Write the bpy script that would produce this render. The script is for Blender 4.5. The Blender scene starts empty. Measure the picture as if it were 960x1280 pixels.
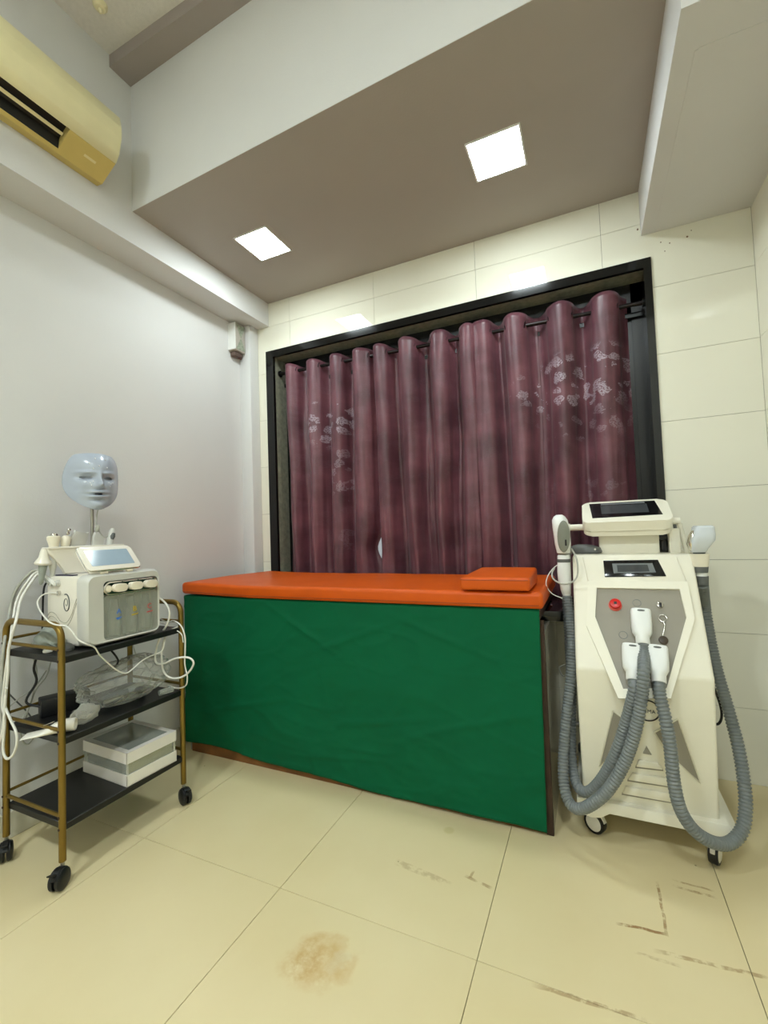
import bpy, bmesh, math, random
from mathutils import Vector, Matrix, noise
random.seed(7)
S = bpy.context.scene
COL = S.collection
# ------------------------------------------------------------------ camera
HC = 1.07                      # lens height above the floor
FPX = 561.0                    # focal length in pixels of the 960 x 1280 frame
RC = ((0.90807158, -0.04966596, -0.41585972),
      (0.41729197, 0.02269018, 0.90848917),
      (-0.03568505, -0.99850811, 0.04132951))
rx = Vector([RC[i][0] for i in range(3)]); ry = Vector([RC[i][1] for i in range(3)])
cam_d = bpy.data.cameras.new('camera'); cam = bpy.data.objects.new('camera', cam_d); COL.objects.link(cam)
rz = rx.cross(ry).normalized(); ry = rz.cross(rx)
M = Matrix((rx, -ry, -rz)).transposed().to_4x4(); M.translation = (0, 0, HC)
cam.matrix_world = M
cam_d.sensor_fit = 'VERTICAL'; cam_d.sensor_height = 36; cam_d.lens = FPX / 1280 * 36
cam_d.clip_start = 0.02
S.camera = cam
# ------------------------------------------------------------------ world, exposure
W = bpy.data.worlds.new('world'); S.world = W; W.use_nodes = True
W.node_tree.nodes['Background'].inputs[0].default_value = (0.9, 0.96, 1.0, 1)
W.node_tree.nodes['Background'].inputs[1].default_value = 1.2
vs = S.view_settings
vs.view_transform = 'Standard'; vs.look = 'None'; vs.gamma = 1; vs.use_curve_mapping = False
vs.exposure = -0.88
LED_POWER = 115.0              # the recessed panels over the couch
LED_POWER_ROOM = 560.0         # the taller half's panels: one inferred from its reflection, one added as fill
# ------------------------------------------------------------------ surveying helpers
def ray(u, v):
    a = ((u - 480), (v - 640), FPX)
    return Vector([sum(RC[i][k] * a[k] for k in range(3)) for i in range(3)])
O = Vector((0, 0, HC))
def onz(u, v, z): r = ray(u, v); return O + r * ((z - HC) / r.z)
def ony(u, v, y): r = ray(u, v); return O + r * (y / r.y)
def onx(u, v, x): r = ray(u, v); return O + r * (x / r.x)
def onpl(u, v, p, n): r = ray(u, v); return O + r * ((p - O).dot(n) / r.dot(n))
# ------------------------------------------------------------------ materials
def lin(c): return tuple((x / 255 / 12.92) if x / 255 <= .04045 else ((x / 255 + .055) / 1.055) ** 2.4 for x in c) + (1,)
MATS = {}
def mat(name, rgb, rough=.5, metal=0, var=.06, scale=12, bump=0, bscale=60, coat=0, trans=0, ior=1.45, sheen=0, spec=.5, alpha=None, emit=None, detail=4):
    m = bpy.data.materials.new(name); MATS[name] = m; m.use_nodes = True
    nt = m.node_tree; b = nt.nodes['Principled BSDF']; L = nt.links.new
    c = lin(rgb)
    tc = nt.nodes.new('ShaderNodeTexCoord')
    if var:
        n = nt.nodes.new('ShaderNodeTexNoise'); n.inputs['Scale'].default_value = scale; n.inputs['Detail'].default_value = detail
        L(tc.outputs['Object'], n.inputs['Vector'])
        r = nt.nodes.new('ShaderNodeValToRGB'); r.color_ramp.elements[0].position = .3; r.color_ramp.elements[1].position = .7
        r.color_ramp.elements[0].color = tuple(x * (1 - var) for x in c[:3]) + (1,)
        r.color_ramp.elements[1].color = tuple(min(1, x * (1 + var)) for x in c[:3]) + (1,)
        L(n.outputs['Fac'], r.inputs['Fac']); L(r.outputs['Color'], b.inputs['Base Color'])
    else: b.inputs['Base Color'].default_value = c
    b.inputs['Roughness'].default_value = rough; b.inputs['Metallic'].default_value = metal
    b.inputs['IOR'].default_value = ior; b.inputs['Specular IOR Level'].default_value = spec
    if coat: b.inputs['Coat Weight'].default_value = coat; b.inputs['Coat Roughness'].default_value = .08
    if trans: b.inputs['Transmission Weight'].default_value = trans
    if sheen: b.inputs['Sheen Weight'].default_value = sheen
    if alpha is not None: b.inputs['Alpha'].default_value = alpha
    if emit: b.inputs['Emission Color'].default_value = lin(emit[0]); b.inputs['Emission Strength'].default_value = emit[1]
    if bump:
        n2 = nt.nodes.new('ShaderNodeTexNoise'); n2.inputs['Scale'].default_value = bscale; n2.inputs['Detail'].default_value = 5
        L(tc.outputs['Object'], n2.inputs['Vector'])
        bp = nt.nodes.new('ShaderNodeBump'); bp.inputs['Strength'].default_value = bump; bp.inputs['Distance'].default_value = .004
        L(n2.outputs['Fac'], bp.inputs['Height']); L(bp.outputs['Normal'], b.inputs['Normal'])
    return m
mat('paint_wall', (214, 213, 211), .55, var=.02, scale=3, bump=.12, bscale=140)
mat('paint_ceiling_shaded', (168, 160, 151), .6, var=.02, scale=3, bump=.1, bscale=120)  # wall paint darkened, the shade of the underside put into its colour
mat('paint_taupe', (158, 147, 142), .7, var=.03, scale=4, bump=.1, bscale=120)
mat('plaster_white', (222, 216, 210), .7, var=.04, scale=60, bump=.2, bscale=200)
mat('wall_tile', (236, 233, 216), .02, var=.02, scale=2, spec=.5)
mat('grout', (150, 140, 122), .8, var=.1)
mat('skirting', (208, 203, 184), .2, var=.03)
mat('granite', (16, 16, 15), .12, var=.5, scale=180)
mat('granite_reveal_lit', (132, 132, 116), .22, var=.2, scale=40)  # lighter copy of the black granite, reflected light put into its colour
mat('black_metal', (8, 8, 8), .25, var=.1)
mat('rod_metal', (40, 36, 36), .3, metal=.8)
mat('led_frame', (240, 240, 238), .4)
mat('led_glow', (255, 255, 255), .4, var=0, emit=((240, 253, 255), LED_POWER))
mat('led_glow_room', (255, 255, 255), .4, var=0, emit=((240, 253, 255), LED_POWER_ROOM))
mat('ac_shell', (242, 234, 188), .35, var=.04, scale=8)
mat('ac_lower', (206, 184, 112), .4, var=.06, scale=8)
mat('ac_dark', (22, 20, 16), .5)
mat('ac_louver', (226, 214, 166), .35)
mat('leather', (204, 84, 6), .42, var=.05, scale=6, bump=.12, bscale=350, spec=.35)
mat('leather_seam', (160, 62, 8), .5)
mat('laminate_grey', (168, 168, 160), .12, var=.06, scale=5)
mat('dark_wood', (52, 34, 22), .5, var=.3, scale=25)
mat('brown_board', (122, 78, 36), .55, var=.2, scale=20)
mat('gold_tube', (132, 108, 50), .38, metal=.75, var=.08)
mat('black_shelf', (22, 22, 22), .4, var=.15, scale=90)
mat('caster_black', (20, 21, 23), .45)
mat('zinc', (170, 168, 160), .3, metal=.9)
mat('machine_white', (240, 235, 217), .42, var=.015, coat=0)
mat('machine_edge', (226, 221, 200), .3, var=.02)
mat('machine_grey', (150, 144, 130), .45, var=.03)
mat('bezel_black', (18, 18, 19), .12, var=.05)
mat('screen_dark', (70, 73, 75), .12, var=.15, scale=9)
mat('screen_strip', (120, 124, 126), .2)
mat('hose_grey', (120, 125, 125), .4, var=.05)
mat('plug_white', (240, 241, 238), .35, var=.02)
mat('cuff_grey', (98, 100, 98), .5)
mat('red_button', (206, 32, 26), .3)
mat('red_plate', (224, 96, 78), .45)
mat('key_metal', (190, 186, 176), .25, metal=.9)
mat('key_tag', (62, 50, 36), .4)
mat('black_plastic', (17, 17, 18), .45)
mat('grip_grey', (128, 130, 118), .5)
mat('handpiece_blue', (214, 220, 226), .25, coat=.4)
mat('caster_white', (232, 228, 218), .4)
mat('device_white', (236, 230, 216), .3, coat=.2, var=.015)
mat('device_silver', (206, 205, 198), .3, coat=.2, var=.02)
mat('chrome', (215, 212, 205), .1, metal=1)
mat('tablet_screen', (150, 168, 182), .12, var=.08, scale=7)
mat('led_mask', (172, 180, 194), .22, coat=.4, var=.02)
mat('mask_dot', (252, 252, 252), .2, var=0)
mat('mask_dark', (60, 58, 60), .7)
mat('cap_cream', (240, 232, 212), .35)
mat('green_liner', (18, 74, 52), .4)
mat('liner_grey', (176, 176, 164), .4)
mat('blue_mark', (52, 108, 196), .5, var=0); mat('yellow_mark', (206, 178, 40), .5, var=0); mat('red_mark', (198, 66, 66), .5, var=0)
mat('line_grey', (178, 172, 158), .5, var=0)
mat('navy_strip', (42, 38, 66), .4)
mat('cord_white', (234, 232, 224), .4, var=.02)
mat('cord_grey', (176, 176, 166), .45)
mat('cord_black', (18, 18, 18), .5)
mat('paper_white', (236, 230, 222), .55, var=.02)
mat('tube_white', (240, 236, 224), .35)
mat('fabric_grey', (150, 156, 148), .85, var=.15, scale=30, bump=.3, bscale=200)
mat('foam_black', (20, 20, 20), .8)
mat('stabiliser', (176, 170, 160), .35); mat('stabiliser_print', (150, 158, 140), .4, var=.3, scale=90)
mat('stabiliser_dark', (96, 78, 70), .6)
mat('rose_cream', (232, 222, 184), .5)
mat('box_liner', (196, 190, 150), .6)
mat('wall_mark', (120, 96, 72), .8)
mat('dark_red', (92, 34, 30), .4)
def clear(name, rgb, glossy, rough=.05):
    m = bpy.data.materials.new(name); MATS[name] = m; m.use_nodes = True; nt = m.node_tree; nt.nodes.clear(); L = nt.links.new
    o = nt.nodes.new('ShaderNodeOutputMaterial'); mx = nt.nodes.new('ShaderNodeMixShader'); t = nt.nodes.new('ShaderNodeBsdfTransparent'); g = nt.nodes.new('ShaderNodeBsdfPrincipled')
    lw = nt.nodes.new('ShaderNodeLayerWeight'); lw.inputs[0].default_value = .35
    mp = nt.nodes.new('ShaderNodeMapRange'); mp.inputs['To Min'].default_value = glossy; mp.inputs['To Max'].default_value = min(1, glossy + .55)
    t.inputs[0].default_value = (.97, .97, .96, 1)
    g.inputs['Base Color'].default_value = lin(rgb); g.inputs['Roughness'].default_value = rough
    L(lw.outputs['Facing'], mp.inputs['Value']); L(mp.outputs[0], mx.inputs[0]); L(t.outputs[0], mx.inputs[1]); L(g.outputs[0], mx.inputs[2]); L(mx.outputs[0], o.inputs[0])
    return m
clear('clear_film', (225, 226, 220), .10, .12); clear('clear_acrylic', (210, 214, 205), .14, .06); clear('pouch_film', (225, 222, 208), .28, .25)
clear('window_glass', (60, 62, 60), .12, .03); clear('bottle_clear', (205, 210, 200), .22, .08)
# fabric of the drape and of the curtains
mat('green_cloth', (0, 90, 56), .7, var=.06, scale=5, bump=.15, bscale=700, spec=.2)
def curtain_mat(name, flowers):
    m = bpy.data.materials.new(name); MATS[name] = m; m.use_nodes = True; nt = m.node_tree; L = nt.links.new; N = nt.nodes.new
    b = nt.nodes['Principled BSDF']; b.inputs['Roughness'].default_value = .40; b.inputs['Specular IOR Level'].default_value = .55
    b.inputs['Sheen Weight'].default_value = .12; b.inputs['Sheen Roughness'].default_value = .4
    uv = N('ShaderNodeUVMap')
    def noise_(sc, det=4, vec=None):
        n = N('ShaderNodeTexNoise'); n.inputs['Scale'].default_value = sc; n.inputs['Detail'].default_value = det; L(vec or uv.outputs[0], n.inputs['Vector']); return n.outputs['Fac']
    mp = N('ShaderNodeMapping'); mp.inputs['Scale'].default_value = (90, 6, 1); L(uv.outputs[0], mp.inputs[0])
    slub = noise_(1.0, 5, mp.outputs[0]); blot = noise_(5.5, 6)
    def ramp(f, a, ca, bb, cb):
        r = N('ShaderNodeValToRGB'); r.color_ramp.elements[0].position = a; r.color_ramp.elements[1].position = bb; r.color_ramp.elements[0].color = ca; r.color_ramp.elements[1].color = cb; L(f, r.inputs[0]); return r.outputs[0]
    base = ramp(blot, .35, lin((78, 42, 52)), .68, lin((118, 72, 82)))
    sl = ramp(slub, .3, (.82, .82, .82, 1), .75, (1.18, 1.15, 1.15, 1))
    mul = N('ShaderNodeMix'); mul.data_type = 'RGBA'; mul.blend_type = 'MULTIPLY'; mul.inputs[0].default_value = 1; L(base, mul.inputs[6]); L(sl, mul.inputs[7])
    col = mul.outputs[2]
    # woven rings and blossoms: voronoi cells, lacy petals around each seed
    vo = N('ShaderNodeTexVoronoi'); vo.inputs['Scale'].default_value = 17; vo.inputs['Randomness'].default_value = .75; L(uv.outputs[0], vo.inputs['Vector'])
    dn = noise_(34, 2); dm = N('ShaderNodeMath'); dm.operation = 'MULTIPLY_ADD'; L(dn, dm.inputs[0]); dm.inputs[1].default_value = .75; dm.inputs[2].default_value = -.375
    da = N('ShaderNodeMath'); da.operation = 'ADD'; L(vo.outputs['Distance'], da.inputs[0]); L(dm.outputs[0], da.inputs[1]); d = da.outputs[0]
    lace = noise_(150, 3)
    blo = N('ShaderNodeMath'); blo.operation = 'LESS_THAN'; L(d, blo.inputs[0]); blo.inputs[1].default_value = .42
    lc = N('ShaderNodeMath'); lc.operation = 'GREATER_THAN'; L(lace, lc.inputs[0]); lc.inputs[1].default_value = .45
    f = N('ShaderNodeMath'); f.operation = 'MULTIPLY'; L(blo.outputs[0], f.inputs[0]); L(lc.outputs[0], f.inputs[1])
    sep = N('ShaderNodeSeparateXYZ'); L(uv.outputs[0], sep.inputs[0])
    reg = None
    for (cx, cy, sx, sy, k) in flowers:
        v = N('ShaderNodeVectorMath'); v.operation = 'SUBTRACT'; L(uv.outputs[0], v.inputs[0]); v.inputs[1].default_value = (cx, cy, 0)
        v2 = N('ShaderNodeVectorMath'); v2.operation = 'DIVIDE'; L(v.outputs[0], v2.inputs[0]); v2.inputs[1].default_value = (sx, sy, 1)
        v3 = N('ShaderNodeVectorMath'); v3.operation = 'LENGTH'; L(v2.outputs[0], v3.inputs[0])
        mr = N('ShaderNodeMapRange'); mr.inputs['From Min'].default_value = .7; mr.inputs['From Max'].default_value = 1.1; mr.inputs['To Min'].default_value = k; mr.inputs['To Max'].default_value = 0; L(v3.outputs['Value'], mr.inputs[0])
        if reg is None: reg = mr.outputs[0]
        else:
            a = N('ShaderNodeMath'); a.operation = 'MAXIMUM'; L(reg, a.inputs[0]); L(mr.outputs[0], a.inputs[1]); reg = a.outputs[0]
    if reg is None:
        vv = N('ShaderNodeValue'); vv.outputs[0].default_value = .025; reg = vv.outputs[0]
    else:
        a = N('ShaderNodeMath'); a.operation = 'MAXIMUM'; L(reg, a.inputs[0]); a.inputs[1].default_value = .025; reg = a.outputs[0]
    f2 = N('ShaderNodeMath'); f2.operation = 'MULTIPLY'; L(f.outputs[0], f2.inputs[0]); L(reg, f2.inputs[1])
    mx = N('ShaderNodeMix'); mx.data_type = 'RGBA'; L(f2.outputs[0], mx.inputs[0]); L(col, mx.inputs[6]); mx.inputs[7].default_value = lin((184, 172, 184))
    L(mx.outputs[2], b.inputs['Base Color'])
    bp = N('ShaderNodeBump'); bp.inputs['Strength'].default_value = .35; bp.inputs['Distance'].default_value = .003; L(slub, bp.inputs['Height']); L(bp.outputs[0], b.inputs['Normal'])
    return m
# floor tile with rust marks and stains of their own shape (world position)
def floor_mat():
    m = bpy.data.materials.new('floor_tile'); MATS['floor_tile'] = m; m.use_nodes = True; nt = m.node_tree; L = nt.links.new; N = nt.nodes.new
    b = nt.nodes['Principled BSDF']; b.inputs['Roughness'].default_value = .2; b.inputs['Specular IOR Level'].default_value = .5
    g = N('ShaderNodeNewGeometry'); P = g.outputs['Position']
    def nz(sc, det=4, rgh=.5):
        n = N('ShaderNodeTexNoise'); n.inputs['Scale'].default_value = sc; n.inputs['Detail'].default_value = det; n.inputs['Roughness'].default_value = rgh; L(P, n.inputs['Vector']); return n
    r = N('ShaderNodeValToRGB'); r.color_ramp.elements[0].position = .3; r.color_ramp.elements[1].position = .72
    r.color_ramp.elements[0].color = lin((224, 207, 161)); r.color_ramp.elements[1].color = lin((231, 216, 173))
    L(nz(2.2, 5).outputs['Fac'], r.inputs[0]); col = r.outputs[0]
    def over(mask, rgb):
        nonlocal col
        mx = N('ShaderNodeMix'); mx.data_type = 'RGBA'; L(mask, mx.inputs[0]); L(col, mx.inputs[6]); mx.inputs[7].default_value = lin(rgb); col = mx.outputs[2]
    warp = nz(14, 4); ws = N('ShaderNodeVectorMath'); ws.operation = 'SUBTRACT'; L(warp.outputs['Color'], ws.inputs[0]); ws.inputs[1].default_value = (.5, .5, .5)
    def wpos(k):
        s = N('ShaderNodeVectorMath'); s.operation = 'SCALE'; L(ws.outputs[0], s.inputs[0]); s.inputs['Scale'].default_value = k
        a = N('ShaderNodeVectorMath'); a.operation = 'ADD'; L(P, a.inputs[0]); L(s.outputs[0], a.inputs[1]); return a.outputs[0]
    w1 = wpos(.09); w2 = wpos(.012)
    def ell(vec, cx, cy, sx, sy, rot, inner, outer, k):
        mp = N('ShaderNodeMapping'); mp.vector_type = 'TEXTURE'; mp.inputs['Location'].default_value = (cx, cy, 0); mp.inputs['Rotation'].default_value = (0, 0, rot); mp.inputs['Scale'].default_value = (sx, sy, 1e4); L(vec, mp.inputs[0])
        ln = N('ShaderNodeVectorMath'); ln.operation = 'LENGTH'; L(mp.outputs[0], ln.inputs[0])
        mr = N('ShaderNodeMapRange'); mr.inputs['From Min'].default_value = inner; mr.inputs['From Max'].default_value = outer; mr.inputs['To Min'].default_value = k; mr.inputs['To Max'].default_value = 0; L(ln.outputs['Value'], mr.inputs[0]); return mr.outputs[0]
    def mul(a, bb):
        n = N('ShaderNodeMath'); n.operation = 'MULTIPLY'; L(a, n.inputs[0]); L(bb, n.inputs[1]); return n.outputs[0]
    def thr(f, a, bb):
        n = N('ShaderNodeMapRange'); n.inputs['From Min'].default_value = a; n.inputs['From Max'].default_value = bb; L(f, n.inputs[0]); return n.outputs[0]
    streak = thr(nz(26, 5, .65).outputs['Fac'], .38, .6)
    # swirled rust stain
    brk0 = thr(nz(19, 3, .5).outputs['Fac'], .42, .52)
    over(mul(ell(w1, -.675, .975, .085, .075, .3, .55, 1.15, .5), streak), (200, 158, 96))
    over(mul(ell(w1, -.665, .985, .098, .082, .3, .75, 1.0, .3), brk0), (206, 170, 112))
    over(mul(ell(w1, -.70, .97, .045, .05, .3, .5, 1.1, .35), streak), (188, 140, 78))
    over(ell(w1, -.625, 1.0, .02, .042, -.4, .5, 1.0, .45), (220, 208, 172))
    # tape and rust lines left by furniture: (x0,y0,x1,y1,half width,strength)
    brk = thr(nz(38, 4, .6).outputs['Fac'], .40, .56)
    for (x0, y0, x1, y1, hw, k) in ((.127, 1.571, .128, 1.386, .004, .7), (.128, 1.386, .014, 1.375, .005, .85), (.169, 1.575, .268, 1.568, .005, .6), (.172, 1.60, .27, 1.594, .004, .5),
                                    (-.40, 1.385, -.32, 1.367, .006, .5), (-.385, 1.42, -.386, 1.382, .004, .45), (-.62, 1.36, -.44, 1.334, .013, .3), (.10, 1.325, .33, 1.345, .006, .55), (.05, 1.302, .143, 1.302, .005, .3),
                                    (-.168, 1.122, .05, 1.135, .006, .5)):
        a = math.atan2(y1 - y0, x1 - x0); l = math.hypot(x1 - x0, y1 - y0) / 2
        mp = N('ShaderNodeMapping'); mp.vector_type = 'TEXTURE'; mp.inputs['Location'].default_value = ((x0 + x1) / 2, (y0 + y1) / 2, 0); mp.inputs['Rotation'].default_value = (0, 0, a); mp.inputs['Scale'].default_value = (l, hw, 1e4); L(w2, mp.inputs[0])
        ab = N('ShaderNodeVectorMath'); ab.operation = 'ABSOLUTE'; L(mp.outputs[0], ab.inputs[0])
        sx = N('ShaderNodeSeparateXYZ'); L(ab.outputs[0], sx.inputs[0])
        mxn = N('ShaderNodeMath'); mxn.operation = 'MAXIMUM'; L(sx.outputs[0], mxn.inputs[0]); L(sx.outputs[1], mxn.inputs[1])
        mr = N('ShaderNodeMapRange'); mr.inputs['From Min'].default_value = .75; mr.inputs['From Max'].default_value = 1.1; mr.inputs['To Min'].default_value = k; mr.inputs['To Max'].default_value = 0; L(mxn.outputs[0], mr.inputs[0])
        over(mul(mr.outputs[0], brk), (142, 98, 52))
    over(ell(w2, -.509, 1.568, .022, .022, 0, .6, 1.0, .3), (190, 170, 96))
    # small dark specks
    vo = N('ShaderNodeTexVoronoi'); vo.inputs['Scale'].default_value = 5.5; L(P, vo.inputs['Vector'])
    sp = N('ShaderNodeMapRange'); sp.inputs['From Min'].default_value = .012; sp.inputs['From Max'].default_value = .02; sp.inputs['To Min'].default_value = .6; sp.inputs['To Max'].default_value = 0; L(vo.outputs['Distance'], sp.inputs[0])
    over(sp.outputs[0], (112, 88, 54))
    L(col, b.inputs['Base Color'])
    rr = N('ShaderNodeMapRange'); rr.inputs['To Min'].default_value = .16; rr.inputs['To Max'].default_value = .3; L(nz(7).outputs['Fac'], rr.inputs[0]); L(rr.outputs[0], b.inputs['Roughness'])
floor_mat()
# ------------------------------------------------------------------ object helpers
BASE = {}
def to_mesh(name, bm, m, smooth=40):
    me = bpy.data.meshes.new(name)
    bmesh.ops.recalc_face_normals(bm, faces=bm.faces[:])
    bm.to_mesh(me); bm.free()
    if smooth:
        me.polygons.foreach_set('use_smooth', [True] * len(me.polygons)); me.set_sharp_from_angle(angle=math.radians(smooth))
    for q in (m if isinstance(m, (list, tuple)) else [m]): me.materials.append(MATS[q])
    return me
def root_of(o):
    while o.parent: o = o.parent
    return o
def add(name, bm, m, parent=None, smooth=40, label=None, cat=None, group=None, kind=None):
    """bmesh in world coordinates -> one object"""
    if parent: base = BASE[root_of(parent).name]
    else:
        vs_ = [v.co for v in bm.verts]
        base = Vector(((min(v.x for v in vs_) + max(v.x for v in vs_)) / 2, (min(v.y for v in vs_) + max(v.y for v in vs_)) / 2, min(v.z for v in vs_)))
    bmesh.ops.translate(bm, verts=bm.verts[:], vec=-base)
    o = bpy.data.objects.new(name, to_mesh(name, bm, m, smooth)); COL.objects.link(o)
    if parent: o.parent = parent
    else: o.location = base; BASE[o.name] = base
    if label: o['label'] = label
    if cat: o['category'] = cat
    if group: o['group'] = group
    if kind: o['kind'] = kind
    return o
def place(name, me, loc, parent, rot=None):
    """shared mesh data, origin-centred, put at a world place under a thing"""
    o = bpy.data.objects.new(name, me); COL.objects.link(o)
    o.parent = parent; o.location = Vector(loc) - BASE[root_of(parent).name]
    if rot: o.rotation_euler = rot
    return o
def thing(name, loc, label, cat, group=None, kind=None):
    o = bpy.data.objects.new(name, None); COL.objects.link(o); o.location = loc; BASE[o.name] = Vector(loc); o.empty_display_size = .05
    if label: o['label'] = label
    if cat: o['category'] = cat
    if group: o['group'] = group
    if kind: o['kind'] = kind
    return o
def bevel(bm, r, seg=2):
    if r: bmesh.ops.bevel(bm, geom=bm.edges[:], offset=r, segments=seg, profile=.5, affect='EDGES', clamp_overlap=True)
def box(x0, x1, y0, y1, z0, z1, r=0, seg=2, bm=None):
    t = bmesh.new(); bmesh.ops.create_cube(t, size=1)
    for v in t.verts: v.co = Vector(((x0 + x1) / 2 + v.co.x * (x1 - x0), (y0 + y1) / 2 + v.co.y * (y1 - y0), (z0 + z1) / 2 + v.co.z * (z1 - z0)))
    bevel(t, r, seg); return join(bm, t)
def join(bm, t):
    if bm is None: return t
    me = bpy.data.meshes.new('tmp'); t.to_mesh(me); t.free(); bm.from_mesh(me); bpy.data.meshes.remove(me); return bm
def prism(pts, off, r=0, seg=2, bm=None):
    """polygon of 3-D points swept by the vector off"""
    t = bmesh.new(); off = Vector(off)
    a = [t.verts.new(Vector(p)) for p in pts]; b = [t.verts.new(Vector(p) + off) for p in pts]
    t.faces.new(a); t.faces.new(b[::-1]); n = len(pts)
    for i in range(n): t.faces.new((a[i], b[i], b[(i + 1) % n], a[(i + 1) % n]))
    bevel(t, r, seg); return join(bm, t)
def frames(P):
    T = []; n = len(P)
    for i in range(n): T.append((P[min(i + 1, n - 1)] - P[max(i - 1, 0)]).normalized())
    u = T[0].orthogonal().normalized(); U = []
    for i in range(n):
        u = (u - T[i] * u.dot(T[i])); u = u.normalized() if u.length > 1e-6 else T[i].orthogonal().normalized(); U.append(u)
    return T, U
def tube(P, r, n=8, bm=None, cap=True):
    P = [Vector(p) for p in P]; T, U = frames(P); t = bmesh.new(); rings = []
    for i, p in enumerate(P):
        ri = r[i] if isinstance(r, (list, tuple)) else r; V = T[i].cross(U[i])
        rings.append([t.verts.new(p + (U[i] * math.cos(2 * math.pi * k / n) + V * math.sin(2 * math.pi * k / n)) * ri) for k in range(n)])
    for a, b in zip(rings, rings[1:]):
        for k in range(n): t.faces.new((a[k], a[(k + 1) % n], b[(k + 1) % n], b[k]))
    if cap: t.faces.new(rings[0][::-1]); t.faces.new(rings[-1])
    return join(bm, t)
def smooth_path(P, step=.01):
    P = [Vector(p) for p in P]; out = []
    Q = [P[0] * 2 - P[1]] + P + [P[-1] * 2 - P[-2]]
    for i in range(1, len(Q) - 2):
        a, b, c, d = Q[i - 1:i + 3]; k = max(2, int((c - b).length / step))
        for j in range(k):
            s = j / k
            out.append(.5 * ((2 * b) + (c - a) * s + (2 * a - 5 * b + 4 * c - d) * s * s + (3 * b - a - 3 * c + d) * s ** 3))
    out.append(P[-1]); return out
def resample(P, step):
    out = [P[0]]; acc = 0
    for a, b in zip(P, P[1:]):
        l = (b - a).length
        if l < 1e-9: continue
        s = step - acc
        while s <= l: out.append(a.lerp(b, s / l)); s += step
        acc = (acc + l) % step
    return out
def lathe(prof, origin, axis, n=20, bm=None):
    """prof: (radius, distance along axis)"""
    A = Vector(axis).normalized(); U = A.orthogonal().normalized(); V = A.cross(U); o = Vector(origin); t = bmesh.new(); R = []
    for r, h in prof:
        if r < 1e-6: R.append([t.verts.new(o + A * h)])
        else: R.append([t.verts.new(o + A * h + (U * math.cos(2 * math.pi * k / n) + V * math.sin(2 * math.pi * k / n)) * r) for k in range(n)])
    for a, b in zip(R, R[1:]):
        for k in range(n):
            f = [a[k % len(a)], a[(k + 1) % len(a)], b[(k + 1) % len(b)], b[k % len(b)]]; g = []
            for v in f:
                if v not in g: g.append(v)
            if len(g) > 2:
                try: t.faces.new(g)
                except ValueError: pass
    for ring in (R[0], R[-1]):
        if len(ring) > 2: t.faces.new(ring)
    return join(bm, t)
def grid(nu, nv, f, bm=None):
    t = bmesh.new(); uvl = t.loops.layers.uv.new('UVMap')
    V = [[t.verts.new(f(i / nu, j / nv)) for j in range(nv + 1)] for i in range(nu + 1)]
    return t, V, uvl
def text_mesh(s, size, origin, right, up, m, name, parent, thick=.0008):
    c = bpy.data.curves.new(name, 'FONT'); c.body = s; c.size = size; c.align_x = 'CENTER'; c.align_y = 'CENTER'; c.extrude = thick
    o = bpy.data.objects.new(name, c); COL.objects.link(o)
    dg = bpy.context.evaluated_depsgraph_get(); me = bpy.data.meshes.new_from_object(o.evaluated_get(dg)); bpy.data.objects.remove(o)
    bm = bmesh.new(); bm.from_mesh(me); bpy.data.meshes.remove(me); R = Vector(right).normalized(); U = Vector(up).normalized(); Nn = R.cross(U)
    for v in bm.verts: v.co = Vector(origin) + R * v.co.x + U * v.co.y + Nn * v.co.z
    return add(name, bm, m, parent, smooth=0)
# ================================================================== THE ROOM
XW, XU, XR, YB, YF = -1.98, -1.808, .665, 2.278, -2.2        # niche wall, upper wall, tiled right wall, back wall, wall behind the camera
ZC, ZH, ZL, ZBEAM = 2.55, 3.135, 2.40, 2.345
WX0, WX1, WZ0, WZ1 = -1.832, .302, .70, 2.238               # window opening
# floor of separate tiles
fl = thing('floor', (0, 0, 0), None, None, kind='structure')
add('screed', box(XW - .1, XR + .1, YF - .1, YB + .2, -.1, -.006), 'grout', fl)
XS = [XW] + [x for x in (-1.508 + .6 * k for k in range(4))] + [XR]
YS = [YF] + [y for y in (1.13 - 1.2 * k for k in range(3, -2, -1)) if YF < y < YB] + [YB + .01]
cache = {}
for a, b in zip(XS, XS[1:]):
    for c, d in zip(YS, YS[1:]):
        k = (round(b - a, 3), round(d - c, 3))
        if k not in cache:
            cache[k] = to_mesh('floor_tile', box(-(b - a) / 2 + .0009, (b - a) / 2 - .0009, -(d - c) / 2 + .0009, (d - c) / 2 - .0009, -.008, 0, .0006, 1), 'floor_tile', 30)
        place('floor_tile', cache[k], ((a + b) / 2, (c + d) / 2, 0), fl)
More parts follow.
